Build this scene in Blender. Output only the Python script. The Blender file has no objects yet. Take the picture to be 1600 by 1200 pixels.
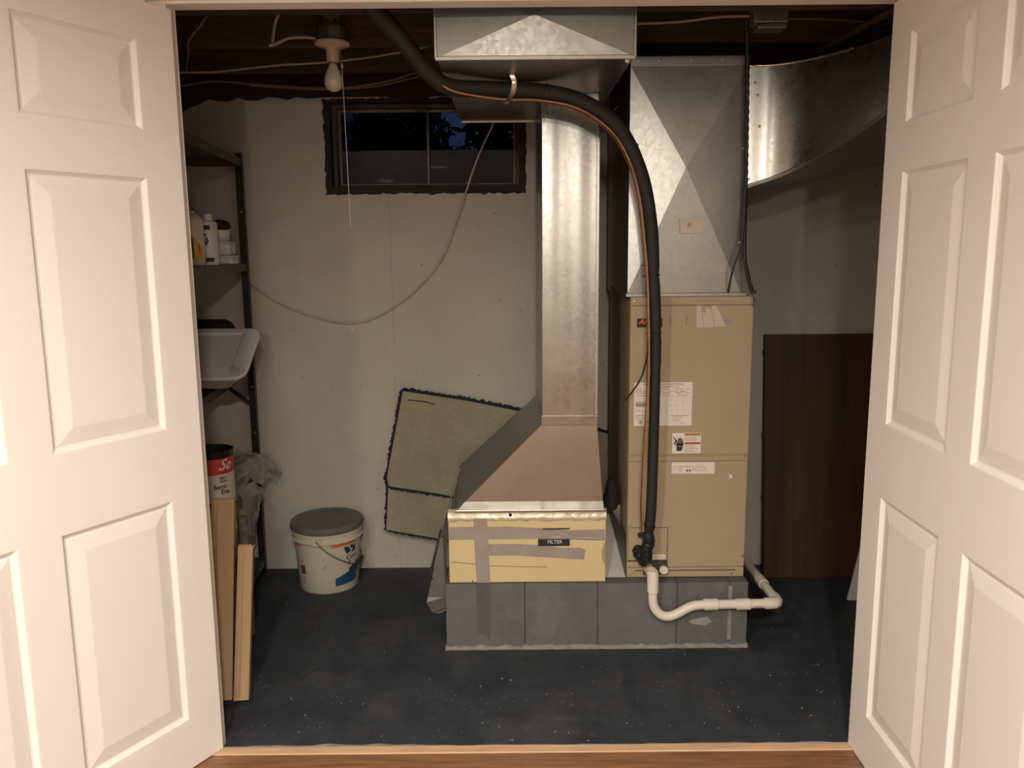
import bpy, bmesh, math, random
from mathutils import Vector, Matrix
random.seed(7)
SC = bpy.context.scene
COL = SC.collection
R = math.radians

# ------------------------------------------------------------------ camera
cam_d = bpy.data.cameras.new('camera')
cam_d.sensor_fit = 'HORIZONTAL'; cam_d.sensor_width = 36.0
cam_d.lens = 36.0 * 1280 / 1600
cam_d.clip_start = 0.02
cam = bpy.data.objects.new('camera', cam_d); COL.objects.link(cam)
_p, _r = R(9.26), R(0.5)
fw = Vector((0, math.cos(_p), -math.sin(_p))); r0 = Vector((1, 0, 0)); u0 = r0.cross(fw)
rt = r0 * math.cos(_r) - u0 * math.sin(_r); up = r0 * math.sin(_r) + u0 * math.cos(_r)
cam.matrix_world = Matrix(((rt.x, up.x, -fw.x, 0), (rt.y, up.y, -fw.y, 0), (rt.z, up.z, -fw.z, 1.43), (0, 0, 0, 1)))
SC.camera = cam

# ------------------------------------------------------------------ world: dim dusk outside the window
w = bpy.data.worlds.new('world'); SC.world = w; w.use_nodes = True
w.node_tree.nodes['Background'].inputs[0].default_value = (0.16, 0.27, 0.62, 1)
w.node_tree.nodes['Background'].inputs[1].default_value = 0.075

# ------------------------------------------------------------------ exposure
SC.view_settings.view_transform = 'Standard'
SC.view_settings.look = 'None'
SC.view_settings.exposure = 0.15
SC.view_settings.gamma = 1.0
SC.view_settings.use_curve_mapping = False

# ------------------------------------------------------------------ ceiling lights of the front room (x, y, watts; the last is an added bulb)
CEIL = 2.12
LIGHTS = [(-0.60, 0.50, 24), (0.10, -0.50, 68), (-1.2, -0.8, 46), (0.0, -2.4, 62)]
LIGHT_COL = (1.0, 0.905, 0.785)
SPREAD = R(176)

# ================================================================== helpers
WO = {}
def link(o, parent=None, local=False):
    COL.objects.link(o)
    if parent is not None:
        o.parent = parent
        if not local:
            o.location = -WO.get(parent.name, Vector((0, 0, 0)))
            WO[o.name] = Vector((0, 0, 0))
    return o

def tag(o, label, cat=None, group=None, kind=None):
    o['label'] = label
    if cat: o['category'] = cat
    if group: o['group'] = group
    if kind: o['kind'] = kind
    return o

def thing(name, label, cat, loc=(0, 0, 0), rot=(0, 0, 0), group=None, kind=None):
    o = bpy.data.objects.new(name, None); COL.objects.link(o)
    o.empty_display_size = 0.05
    o.location = loc; o.rotation_euler = rot
    WO[o.name] = Vector(loc)
    return tag(o, label, cat, group, kind)

def crom(pts, n):
    """Catmull-Rom through pts (tuples of any length), n samples per span"""
    P = [tuple(p) for p in pts]
    P = [tuple(2*a-b for a, b in zip(P[0], P[1]))] + P + [tuple(2*a-b for a, b in zip(P[-1], P[-2]))]
    out = []
    for i in range(1, len(P)-2):
        p0, p1, p2, p3 = P[i-1], P[i], P[i+1], P[i+2]
        for k in range(n):
            t = k/n
            out.append(tuple(0.5*((2*b)+(-a+c)*t+(2*a-5*b+4*c-d)*t*t+(-a+3*b-3*c+d)*t**3) for a, b, c, d in zip(p0, p1, p2, p3)))
    out.append(P[-2])
    return out

class MB:
    def __init__(s): s.v = []; s.f = []
    def add(s, vs, fs):
        b = len(s.v); s.v += [tuple(v) for v in vs]; s.f += [tuple(i+b for i in f) for f in fs]; return s
    def box(s, x0, x1, y0, y1, z0, z1):
        return s.add([(x0,y0,z0),(x1,y0,z0),(x1,y1,z0),(x0,y1,z0),(x0,y0,z1),(x1,y0,z1),(x1,y1,z1),(x0,y1,z1)],
                     [(0,3,2,1),(4,5,6,7),(0,1,5,4),(1,2,6,5),(2,3,7,6),(3,0,4,7)])
    def hexa(s, a, b):
        """two quads (4 pts each, same order) joined into a closed hexahedron"""
        return s.add(list(a)+list(b), [(3,2,1,0),(4,5,6,7),(0,1,5,4),(1,2,6,5),(2,3,7,6),(3,0,4,7)])
    def quad(s, *p): return s.add(p, [tuple(range(len(p)))])
    def prism(s, pts, d):
        """planar polygon extruded by vector d"""
        n = len(pts); d = Vector(d)
        vs = [tuple(Vector(p)) for p in pts] + [tuple(Vector(p)+d) for p in pts]
        fs = [tuple(range(n-1,-1,-1)), tuple(range(n, 2*n))] + [(i,(i+1)%n,n+(i+1)%n,n+i) for i in range(n)]
        return s.add(vs, fs)
    def tube(s, pts, r, seg=10, caps=True, ell=1.0):
        P = [Vector(p[:3]) for p in pts]; n = len(P)
        rad = r if isinstance(r, (list, tuple)) else [r]*n
        T = [(P[min(i+1,n-1)]-P[max(i-1,0)]).normalized() for i in range(n)]
        ref = Vector((0,0,1)) if abs(T[0].z) < .9 else Vector((1,0,0))
        N = (ref - T[0]*ref.dot(T[0])).normalized()
        vs = []
        for i in range(n):
            N = (N - T[i]*N.dot(T[i])).normalized(); B = T[i].cross(N)
            for k in range(seg):
                a = 2*math.pi*k/seg
                vs.append(P[i] + N*math.cos(a)*rad[i] + B*math.sin(a)*rad[i]*ell)
        fs = [(i*seg+k, i*seg+(k+1)%seg, (i+1)*seg+(k+1)%seg, (i+1)*seg+k) for i in range(n-1) for k in range(seg)]
        if caps: fs += [tuple(range(seg-1,-1,-1)), tuple(range((n-1)*seg, n*seg))]
        return s.add(vs, fs)
    def lathe(s, prof, c=(0,0,0), seg=32, a0=0, a1=360):
        full = abs(a1-a0) >= 360; m = seg if full else seg+1
        vs = [(c[0]+r*math.cos(R(a0+(a1-a0)*k/seg)), c[1]+r*math.sin(R(a0+(a1-a0)*k/seg)), c[2]+z) for r, z in prof for k in range(m)]
        fs = [(i*m+k, i*m+(k+1)%m, (i+1)*m+(k+1)%m, (i+1)*m+k) for i in range(len(prof)-1) for k in range(seg)]
        return s.add(vs, fs)
    def disc(s, c, r, axis=(0,-1,0), th=0.003, seg=16):
        c = Vector(c); a = Vector(axis)
        return s.tube([c, c+a*th], r, seg)
    def build(s, name, mat, parent=None, smooth=None, bevel=0, local=False, seg=2, recalc=True):
        me = bpy.data.meshes.new(name); me.from_pydata(s.v, [], s.f)
        if recalc:
            bm = bmesh.new(); bm.from_mesh(me)
            bmesh.ops.remove_doubles(bm, verts=bm.verts, dist=1e-6)
            bmesh.ops.recalc_face_normals(bm, faces=bm.faces); bm.to_mesh(me); bm.free()
        if smooth:
            me.polygons.foreach_set('use_smooth', [True]*len(me.polygons))
            me.set_sharp_from_angle(angle=R(smooth))
        me.materials.append(mat)
        o = bpy.data.objects.new(name, me); link(o, parent, local)
        if bevel:
            m = o.modifiers.new('bevel', 'BEVEL'); m.width = bevel; m.segments = seg; m.limit_method = 'ANGLE'; m.angle_limit = R(40)
        return o

# ------------------------------------------------------------------ materials
def mat(name, col, rough=.6, metal=0., var=0., vscale=6., bump=0., bscale=60., spec=.5, rvar=0., stretch=(1,1,1), trans=0., alpha=1., col2=None, detail=4.):
    m = bpy.data.materials.new(name); m.use_nodes = True; nt = m.node_tree; N = nt.nodes; L = nt.links
    b = N['Principled BSDF']
    b.inputs['Base Color'].default_value = (*col, 1); b.inputs['Roughness'].default_value = rough
    b.inputs['Metallic'].default_value = metal; b.inputs['Specular IOR Level'].default_value = spec
    if trans: b.inputs['Transmission Weight'].default_value = trans
    if alpha < 1: b.inputs['Alpha'].default_value = alpha
    tc = N.new('ShaderNodeTexCoord'); mp = N.new('ShaderNodeMapping'); mp.inputs['Scale'].default_value = stretch
    L.new(tc.outputs['Object'], mp.inputs['Vector'])
    if var or col2:
        n = N.new('ShaderNodeTexNoise'); n.inputs['Scale'].default_value = vscale; n.inputs['Detail'].default_value = detail; n.inputs['Roughness'].default_value = .65
        L.new(mp.outputs[0], n.inputs['Vector'])
        cr = N.new('ShaderNodeValToRGB'); cr.color_ramp.elements[0].position = .32; cr.color_ramp.elements[1].position = .68
        c2 = col2 if col2 else tuple(min(1, c*(1+var)) for c in col)
        cr.color_ramp.elements[0].color = (*[c*(1-var) for c in col], 1); cr.color_ramp.elements[1].color = (*c2, 1)
        L.new(n.outputs['Fac'], cr.inputs[0]); L.new(cr.outputs[0], b.inputs['Base Color'])
        if rvar:
            mr = N.new('ShaderNodeMapRange'); mr.inputs['To Min'].default_value = rough-rvar; mr.inputs['To Max'].default_value = rough+rvar
            L.new(n.outputs['Fac'], mr.inputs['Value']); L.new(mr.outputs[0], b.inputs['Roughness'])
    if bump:
        n2 = N.new('ShaderNodeTexNoise'); n2.inputs['Scale'].default_value = bscale; n2.inputs['Detail'].default_value = 3
        L.new(mp.outputs[0], n2.inputs['Vector'])
        bp = N.new('ShaderNodeBump'); bp.inputs['Strength'].default_value = bump; bp.inputs['Distance'].default_value = .004
        L.new(n2.outputs['Fac'], bp.inputs['Height']); L.new(bp.outputs[0], b.inputs['Normal'])
    return m

def nodes(m): return m.node_tree.nodes, m.node_tree.links, m.node_tree.nodes['Principled BSDF']

def overlay(m, col, fac_socket, strength=1.0):
    """mix a colour over whatever feeds base colour, by a factor socket"""
    N, L, b = nodes(m)
    mx = N.new('ShaderNodeMix'); mx.data_type = 'RGBA'
    src = b.inputs['Base Color'].links[0].from_socket if b.inputs['Base Color'].links else None
    if src: L.new(src, mx.inputs[6])
    else: mx.inputs[6].default_value = b.inputs['Base Color'].default_value
    mx.inputs[7].default_value = (*col, 1)
    if strength != 1.0:
        mm = N.new('ShaderNodeMath'); mm.operation = 'MULTIPLY'; mm.inputs[1].default_value = strength
        L.new(fac_socket, mm.inputs[0]); fac_socket = mm.outputs[0]
    L.new(fac_socket, mx.inputs[0]); L.new(mx.outputs[2], b.inputs['Base Color'])

def specks(m, col, scale, size, chance, strength=1.0, stretch=(1,1,1)):
    """small separate flecks: voronoi cells, some of them filled near their centre"""
    N, L, b = nodes(m)
    tc = N.new('ShaderNodeTexCoord'); mp = N.new('ShaderNodeMapping'); mp.inputs['Scale'].default_value = stretch
    nz = N.new('ShaderNodeTexNoise'); nz.inputs['Scale'].default_value = scale*2.2
    L.new(tc.outputs['Object'], nz.inputs['Vector'])
    ad = N.new('ShaderNodeMixRGB'); ad.blend_type = 'ADD'; ad.inputs[0].default_value = .35/scale
    L.new(tc.outputs['Object'], ad.inputs[1]); L.new(nz.outputs['Color'], ad.inputs[2]); L.new(ad.outputs[0], mp.inputs['Vector'])
    v = N.new('ShaderNodeTexVoronoi'); v.inputs['Scale'].default_value = scale; L.new(mp.outputs[0], v.inputs['Vector'])
    lt = N.new('ShaderNodeMath'); lt.operation = 'LESS_THAN'; lt.inputs[1].default_value = size; L.new(v.outputs['Distance'], lt.inputs[0])
    sx = N.new('ShaderNodeSeparateColor'); L.new(v.outputs['Color'], sx.inputs[0])
    gt = N.new('ShaderNodeMath'); gt.operation = 'LESS_THAN'; gt.inputs[1].default_value = chance; L.new(sx.outputs[0], gt.inputs[0])
    mu = N.new('ShaderNodeMath'); mu.operation = 'MULTIPLY'; L.new(lt.outputs[0], mu.inputs[0]); L.new(gt.outputs[0], mu.inputs[1])
    overlay(m, col, mu.outputs[0], strength)

def patches(m, col, scale, lo, hi, strength, stretch=(1,1,1)):
    N, L, b = nodes(m)
    tc = N.new('ShaderNodeTexCoord'); mp = N.new('ShaderNodeMapping'); mp.inputs['Scale'].default_value = stretch; L.new(tc.outputs['Object'], mp.inputs['Vector'])
    n = N.new('ShaderNodeTexNoise'); n.inputs['Scale'].default_value = scale; n.inputs['Detail'].default_value = 6; n.inputs['Roughness'].default_value = .7; L.new(mp.outputs[0], n.inputs['Vector'])
    mr = N.new('ShaderNodeMapRange'); mr.inputs['From Min'].default_value = lo; mr.inputs['From Max'].default_value = hi; L.new(n.outputs['Fac'], mr.inputs['Value'])
    overlay(m, col, mr.outputs[0], strength)

def galv(name, base=(.39,.385,.37), rough=.33, spangle=90, dirt=.14, st=(1,1,1)):
    m = mat(name, base, rough, 1.0, var=.06, vscale=5, bump=.0)
    N, L, b = nodes(m)
    tc = N.new('ShaderNodeTexCoord')
    v = N.new('ShaderNodeTexVoronoi'); v.inputs['Scale'].default_value = spangle; L.new(tc.outputs['Object'], v.inputs['Vector'])
    sc = N.new('ShaderNodeSeparateColor'); L.new(v.outputs['Color'], sc.inputs[0])
    n = N.new('ShaderNodeTexNoise'); n.inputs['Scale'].default_value = 5; n.inputs['Detail'].default_value = 1; L.new(tc.outputs['Object'], n.inputs['Vector'])
    a = N.new('ShaderNodeMath'); a.operation = 'MULTIPLY_ADD'; a.inputs[1].default_value = .05; a.inputs[2].default_value = rough-.06; L.new(sc.outputs[0], a.inputs[0])
    a2 = N.new('ShaderNodeMath'); a2.operation = 'MULTIPLY_ADD'; a2.inputs[1].default_value = .10; L.new(n.outputs['Fac'], a2.inputs[0]); L.new(a.outputs[0], a2.inputs[2])
    L.new(a2.outputs[0], b.inputs['Roughness'])
    # gentle oil-canning of the sheet
    n3 = N.new('ShaderNodeTexNoise'); n3.inputs['Scale'].default_value = 2.6; n3.inputs['Detail'].default_value = 1; mp3 = N.new('ShaderNodeMapping'); mp3.inputs['Scale'].default_value = st; L.new(tc.outputs['Object'], mp3.inputs['Vector']); L.new(mp3.outputs[0], n3.inputs['Vector'])
    bp = N.new('ShaderNodeBump'); bp.inputs['Strength'].default_value = .3; bp.inputs['Distance'].default_value = .012; L.new(n3.outputs['Fac'], bp.inputs['Height'])
    L.new(bp.outputs[0], b.inputs['Normal'])
    overlay(m, (.20,.195,.185), sc.outputs[1], .16)
    if dirt: patches(m, (.16,.15,.135), 9, .50, .85, dirt)
    return m

M = {}
M['door'] = mat('door_paint', (.80,.782,.757), .42, var=.012, vscale=3, bump=.03, bscale=240, spec=.4)
M['trim'] = mat('trim_paint', (.80,.765,.72), .45, var=.02, vscale=5)
M['drywall'] = mat('drywall', (.60,.575,.53), .85, var=.02)
M['ceilpaint'] = mat('ceiling_paint', (.78,.76,.72), .9, var=.02)
M['wall'] = mat('foundation_paint', (.44,.407,.352), .75, var=.07, vscale=2.2, bump=.18, bscale=14, col2=None)
patches(M['wall'], (.32,.29,.245), 3.5, .56, .80, .5, (1,1,.5))
patches(M['wall'], (.27,.24,.20), 22, .60, .78, .45)
specks(M['wall'], (.10,.085,.07), 13, .05, .45, .8)
specks(M['wall'], (.25,.21,.17), 24, .10, .22, .6)
M['floor'] = mat('blue_floor_paint', (.031,.039,.051), .62, var=.25, vscale=7, bump=.25, bscale=45, spec=.35)
patches(M['floor'], (.085,.084,.080), 3.4, .50, .78, .7)
patches(M['floor'], (.16,.155,.14), 19, .60, .78, .5)
patches(M['floor'], (.016,.019,.025), 8, .56, .74, .5)
specks(M['floor'], (.45,.43,.40), 38, .08, .05, .8)
specks(M['floor'], (.40,.38,.35), 13, .045, .12, .9)
M['laminate'] = mat('laminate', (.23,.112,.055), .35, var=.35, vscale=5, stretch=(1,14,1))
M['threshold'] = mat('threshold_wood', (.62,.40,.25), .5, var=.15, vscale=6, stretch=(1,10,1))
M['greypaint'] = mat('grey_paint_edge', (.27,.26,.24), .8, var=.3, vscale=20)
M['joist'] = mat('joist_wood', (.070,.038,.024), .8, var=.4, vscale=6, stretch=(1,8,8), bump=.2, bscale=30)
M['rim'] = mat('rim_board', (.028,.018,.013), .9, var=.4, vscale=8)
M['black'] = mat('black_mastic', (.012,.011,.010), .8, var=.4, vscale=30, bump=.6, bscale=70)
M['frame'] = mat('window_frame', (.030,.022,.016), .6, var=.3, vscale=10)
M['sash'] = mat('sash_metal', (.10,.09,.075), .5, metal=.4, var=.2, vscale=12)
M['galv'] = galv('galvanised')
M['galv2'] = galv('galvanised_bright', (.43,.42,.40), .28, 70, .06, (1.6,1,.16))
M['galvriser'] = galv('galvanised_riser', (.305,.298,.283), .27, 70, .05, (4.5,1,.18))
M['galvboot'] = galv('galvanised_boot_floor_tint', (.335,.30,.265), .36, 120, .16)  # warm base puts the laminate floor's reflection into the boot's colour
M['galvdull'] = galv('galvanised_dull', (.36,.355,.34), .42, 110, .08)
M['beige'] = mat('cabinet_beige', (.365,.298,.190), .48, var=.03, vscale=2.5, bump=.03, bscale=300, spec=.4)
M['beigedark'] = mat('cabinet_shadow_gap', (.05,.04,.03), .8, var=.2)
M['block'] = mat('grey_block_paint', (.112,.118,.112), .75, var=.12, vscale=8, bump=.35, bscale=80)
patches(M['block'], (.22,.21,.19), 6, .52, .82, .55)
patches(M['block'], (.07,.075,.07), 11, .58, .80, .4)
M['mortar'] = mat('mortar', (.25,.24,.215), .9, var=.2, vscale=30, bump=.5, bscale=60)
M['yellow'] = mat('yellow_board', (.60,.49,.27), .5, var=.05, vscale=4, spec=.4)
M['tape'] = mat('duct_tape', (.33,.30,.285), .34, var=.10, vscale=9, bump=.15, bscale=25, metal=.25)
M['cleartape'] = mat('clear_tape', (.36,.32,.235), .28, var=.15, vscale=14, bump=.45, bscale=22, metal=.25)
M['rubber'] = mat('foam_insulation', (.012,.012,.012), .7, var=.3, vscale=12, bump=.2, bscale=60)
M['blackpl'] = mat('black_plastic', (.012,.012,.013), .45, var=.2)
M['copper'] = mat('copper_wire', (.42,.19,.085), .45, var=.2, vscale=30, metal=.3)
M['pvc'] = mat('pvc', (.70,.655,.56), .38, var=.05, vscale=12)
patches(M['pvc'], (.40,.35,.27), 20, .66, .8, .4)
M['white'] = mat('white_paper', (.72,.66,.60), .6, var=.03)
M['whitepl'] = mat('white_plastic', (.60,.585,.56), .38, var=.04, vscale=6)
M['cream'] = mat('cream_plastic', (.56,.51,.42), .45, var=.08, vscale=6)
patches(M['cream'], (.36,.31,.23), 12, .62, .8, .5)
M['greylid'] = mat('grey_lid', (.115,.115,.11), .5, var=.12, vscale=9)
patches(M['greylid'], (.30,.28,.25), 7, .64, .72, .6)
M['ink'] = mat('black_ink', (.015,.015,.016), .6, var=.1)
M['greyink'] = mat('grey_ink', (.30,.27,.245), .7, var=.1)
M['orange'] = mat('orange_ink', (.62,.13,.035), .55, var=.05)
M['red'] = mat('red_ink', (.50,.035,.03), .5, var=.05)
M['redorange'] = mat('red_orange_ink', (.80,.085,.02), .5, var=.05)
M['amber'] = mat('amber_ink', (.60,.22,.04), .55, var=.05)
M['teal'] = mat('dark_teal_ink', (.018,.05,.075), .5, var=.05)
M['blue'] = mat('blue_ink', (.010,.062,.135), .5, var=.08)
M['shelf'] = mat('black_shelf_steel', (.018,.020,.023), .45, var=.3, vscale=14, metal=.3)
M['shelfgrey'] = mat('grey_shelf_steel', (.075,.075,.072), .5, var=.2, vscale=10, metal=.3)
M['yellowbox'] = mat('yellow_ink', (.55,.40,.03), .5, var=.06)
M['brownink'] = mat('brown_ink', (.11,.05,.03), .5, var=.1)
M['card'] = mat('cardboard', (.40,.265,.145), .8, var=.10, vscale=5, stretch=(1,1,.3), bump=.08, bscale=40)
M['carddark'] = mat('cardboard_edge', (.21,.13,.07), .85, var=.2, vscale=12)
M['mottle'] = mat('mottled_roll', (.13,.115,.09), .85, var=.4, vscale=40)
M['bag'] = mat('plastic_bag', (.27,.25,.22), .32, var=.15, vscale=14, trans=.25, alpha=.72, bump=.5, bscale=30)
M['rug'] = mat('rug_backing', (.30,.265,.195), .95, var=.14, vscale=5, bump=.9, bscale=260)
specks(M['rug'], (.16,.14,.10), 190, .33, .6, .7)
M['navy'] = mat('navy_pile', (.012,.014,.024), .95, var=.4, vscale=60, bump=.8, bscale=160)
M['wood'] = mat('brown_veneer', (.062,.029,.0125), .42, var=.25, vscale=3, stretch=(9,9,.5))
M['wooddark'] = mat('brown_edge', (.02,.012,.008), .7, var=.3)
M['porcelain'] = mat('porcelain', (.62,.54,.43), .3, var=.05)
M['bulb'] = mat('frosted_bulb', (.60,.56,.49), .25, var=.03)
M['cable'] = mat('cable_jacket', (.44,.39,.31), .6, var=.15, vscale=20)
M['cabledark'] = mat('dark_cable_jacket', (.16,.135,.11), .6, var=.2, vscale=20)
M['string'] = mat('string', (.60,.55,.46), .8, var=.05)
M['steel'] = mat('dull_steel', (.30,.28,.255), .45, var=.15, metal=.8)
M['screw'] = mat('screw_zinc', (.65,.6,.5), .3, var=.1, metal=1)
M['pan'] = mat('dark_pan', (.035,.022,.015), .4, var=.3, metal=.3)
M['concrete'] = mat('well_concrete_reflection_tint', (.46,.38,.31), .9, var=.2, vscale=5)  # warm tint stands in for the brownish reflection in the lower panes
M['leaf'] = mat('night_leaf', (.02,.03,.02), .8, var=.4)
M['siding'] = mat('pale_blue_siding', (.30,.36,.46), .7, var=.06)
M['rag'] = mat('black_rag', (.010,.010,.010), .9, var=.3, bump=.5)
M['hole'] = mat('dark_hole', (.006,.006,.006), .9, var=.1)

# vertical formwork seams in the foundation wall (faint lines that belong to the wall)
def wall_seams():
    m = M['wall']; N, L, b = nodes(m)
    tc = N.new('ShaderNodeTexCoord'); sp = N.new('ShaderNodeSeparateXYZ'); L.new(tc.outputs['Object'], sp.inputs[0])
    nz = N.new('ShaderNodeTexNoise'); nz.inputs['Scale'].default_value = 5; L.new(tc.outputs['Object'], nz.inputs['Vector'])
    for X in (-.515, -1.30, .30, 1.0):
        w1 = N.new('ShaderNodeMath'); w1.operation = 'MULTIPLY_ADD'; w1.inputs[1].default_value = .03; w1.inputs[2].default_value = -X-.015; L.new(nz.outputs['Fac'], w1.inputs[0])
        a = N.new('ShaderNodeMath'); a.operation = 'ADD'; L.new(sp.outputs[0], a.inputs[0]); L.new(w1.outputs[0], a.inputs[1])
        ab = N.new('ShaderNodeMath'); ab.operation = 'ABSOLUTE'; L.new(a.outputs[0], ab.inputs[0])
        lt = N.new('ShaderNodeMath'); lt.operation = 'LESS_THAN'; lt.inputs[1].default_value = .0028; L.new(ab.outputs[0], lt.inputs[0])
        g = N.new('ShaderNodeMath'); g.operation = 'GREATER_THAN'; g.inputs[1].default_value = .44; L.new(nz.outputs['Fac'], g.inputs[0])
        mu = N.new('ShaderNodeMath'); mu.operation = 'MULTIPLY'; L.new(lt.outputs[0], mu.inputs[0]); L.new(g.outputs[0], mu.inputs[1])
        overlay(m, (.34,.305,.255), mu.outputs[0], .6)
wall_seams()

# ------------------------------------------------------------------ lettering
def text(s, size, m, parent, loc, rot=(R(90),0,0), name='lettering', align='LEFT', shear=0, sx=1.0, local=False, fn=None, bold=0.0):
    c = bpy.data.curves.new('t', 'FONT'); c.body = s; c.size = size; c.align_x = align; c.align_y = 'BOTTOM_BASELINE' if False else 'BOTTOM'
    c.shear = shear; c.extrude = 0.0; c.offset = bold; c.resolution_u = 3
    t = bpy.data.objects.new('t', c); COL.objects.link(t)
    me = bpy.data.meshes.new_from_object(t.evaluated_get(bpy.context.evaluated_depsgraph_get()))
    bpy.data.objects.remove(t); bpy.data.curves.remove(c)
    me.name = name
    if fn is None:
        mx = Matrix.Translation(loc) @ Matrix.Rotation(rot[2],4,'Z') @ Matrix.Rotation(rot[1],4,'Y') @ Matrix.Rotation(rot[0],4,'X') @ Matrix.Scale(sx,4,(1,0,0))
        me.transform(mx)
    else:
        bm = bmesh.new(); bm.from_mesh(me); bmesh.ops.triangulate(bm, faces=bm.faces); bm.to_mesh(me); bm.free()
        for v in me.vertices: v.co = fn(v.co.x*sx, v.co.y)
    me.materials.clear(); me.materials.append(m)
    o = bpy.data.objects.new(name, me); link(o, parent, local); return o

def struct(name, mb, m, label, cat, **k):
    o = mb.build(name, m, **k); return tag(o, label, cat, kind='structure')

# ================================================================== THE SETTING
WY = 3.57      # face of the back wall
# utility floor
o = struct('floor', MB().box(-1.75,1.95,2.185,3.75,-.10,0), M['floor'], 'dark blue painted concrete floor of the utility room', 'floor')
fe = MB()
xs = [-.90+i*.05 for i in range(40)]
random.seed(3)
top = [(x, 2.197+random.uniform(-.004,.006)+(.010*math.exp(-((x+.55)/.25)**2)), .0012) for x in xs]
fe.prism([(xs[-1],2.184,.0012),(xs[0],2.184,.0012)] + top, (0,0,-.0022))
fe.build('paint_edge', M['greypaint'], o)
# front-room floor with planks
fl = struct('floor_front', MB().box(-2.4,2.4,-3.2,2.15,-.10,-.004), M['carddark'], 'reddish brown laminate floor in front of the doors', 'floor')
pl = MB().box(-1.2,1.2,-.0630,.0630,-.008,.008)
first = None
for row in range(8):
    y = 2.15-.0645-row*.129
    for k in (-1,0,1):
        x = k*2.403+(row%3)*.8+.03
        if abs(x) > 1.25 and row%3 == 0: continue
        if abs(x) > 1.7: continue
        if first is None:
            first = pl.build('plank', M['laminate'], fl, bevel=.0015, local=True, seg=1); q = first
        else:
            q = first.copy(); COL.objects.link(q); q.parent = fl
        q.location = (x, y, .0)
struct('floor_near', MB().box(-2.4,2.4,-3.2,2.15-8*.129,-.004,.008), M['laminate'], 'brown laminate floor further back in the front room', 'floor')
struct('trim_1', MB().box(-.873,1.0,2.150,2.1855,-.004,.010), M['threshold'], 'pale wooden threshold strip across the doorway', 'threshold', bevel=.003)

# back wall with a window hole
hx0, hx1, hz0, hz1 = -.762, .045, 1.695, 2.052
wb = MB()
for (a,b,c,d) in ((-1.75,hx0,-.05,2.072),(hx1,1.95,-.05,2.072),(hx0,hx1,-.05,hz0),(hx0,hx1,hz1,2.072)):
    wb.box(a,b,WY,WY+.20,c,d)
struct('wall_back', wb, M['wall'], 'off-white painted concrete foundation wall behind the furnace', 'wall')
struct('wall_left', MB().box(-1.85,-1.75,2.3,3.77,-.05,2.4), M['wall'], 'concrete side wall behind the black shelf unit', 'wall')
struct('wall_right', MB().box(1.95,2.05,2.3,3.77,-.05,2.4), M['wall'], 'concrete side wall at the right of the utility room', 'wall')
# rough dark top of the wall and rim
random.seed(5)
rim = MB().box(-1.75,1.95,WY-.02,WY+.2,2.072,2.40)
pts = []
n = 90
for i in range(n+1):
    x = -1.75+3.7*i/n
    z = 2.060+random.uniform(-.007,.010)
    if x < -1.26: z -= .05*min(1,(-1.26-x)/.06)*random.uniform(.7,1)
    if hx0-.03 < x < -.50 or -.33 < x < -.2: z = 2.0675
    pts.append((x, WY-.022, z))
rim.prism(pts+[(1.95,WY-.022,2.12),(-1.75,WY-.022,2.12)], (0,.03,0))
struct('trim_2', rim, M['rim'], 'dark rim board and sill above the foundation wall', 'rim board')

# ceiling of the utility room: subfloor and joists
cl = struct('ceiling', MB().box(-1.85,2.05,2.2,3.77,2.36,2.42), M['joist'], 'dark wooden subfloor above the utility room', 'ceiling')
jst = None
for y in (2.545, 2.95, 3.355):
    if jst is None:
        jst = MB().box(-1.75,1.95,0,.038,2.127,2.36).build('joist', M['joist'], cl, local=True); j = jst
    else:
        j = jst.copy(); COL.objects.link(j); j.parent = cl
    j.location = (0, y, 0)
# front room shell
struct('ceiling_front', MB().box(-2.4,2.4,-3.2,2.2,CEIL,CEIL+.08), M['ceilpaint'], 'white ceiling of the front room', 'ceiling')
struct('wall_front_left', MB().box(-2.5,-2.4,-3.2,2.3,-.05,2.4), M['drywall'], 'painted left wall of the front room', 'wall')
struct('wall_front_right', MB().box(2.4,2.5,-3.2,2.3,-.05,2.4), M['drywall'], 'painted right wall of the front room', 'wall')
struct('wall_front_rear', MB().box(-2.5,2.5,-3.3,-3.2,-.05,2.4), M['drywall'], 'painted wall behind the camera', 'wall')
wd = MB().box(-2.5,-.905,2.187,2.30,-.05,2.4).box(1.035,2.5,2.187,2.30,-.05,2.4).box(-.905,1.035,2.187,2.30,2.10,2.4)
struct('wall_door', wd, M['drywall'], 'drywall partition that holds the double doors', 'wall')
# jamb: thin boards lining the opening, casing on the front
jm = MB().box(-.905,-.855,2.165,2.222,0,2.10).box(1.0,1.035,2.165,2.222,0,2.10).box(-.855,1.0,2.165,2.222,2.043,2.10)
struct('trim_3', jm, M['trim'], 'cream painted door jamb lining the opening', 'door jamb', bevel=.0015)
cs = MB().box(-.97,-.90,2.150,2.187,0,2.115).box(1.03,1.10,2.150,2.187,0,2.115).box(-.90,1.03,2.150,2.187,2.050,2.115)
struct('trim_4', cs, M['trim'], 'cream painted casing over the double doors', 'door casing', bevel=.003)

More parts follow.
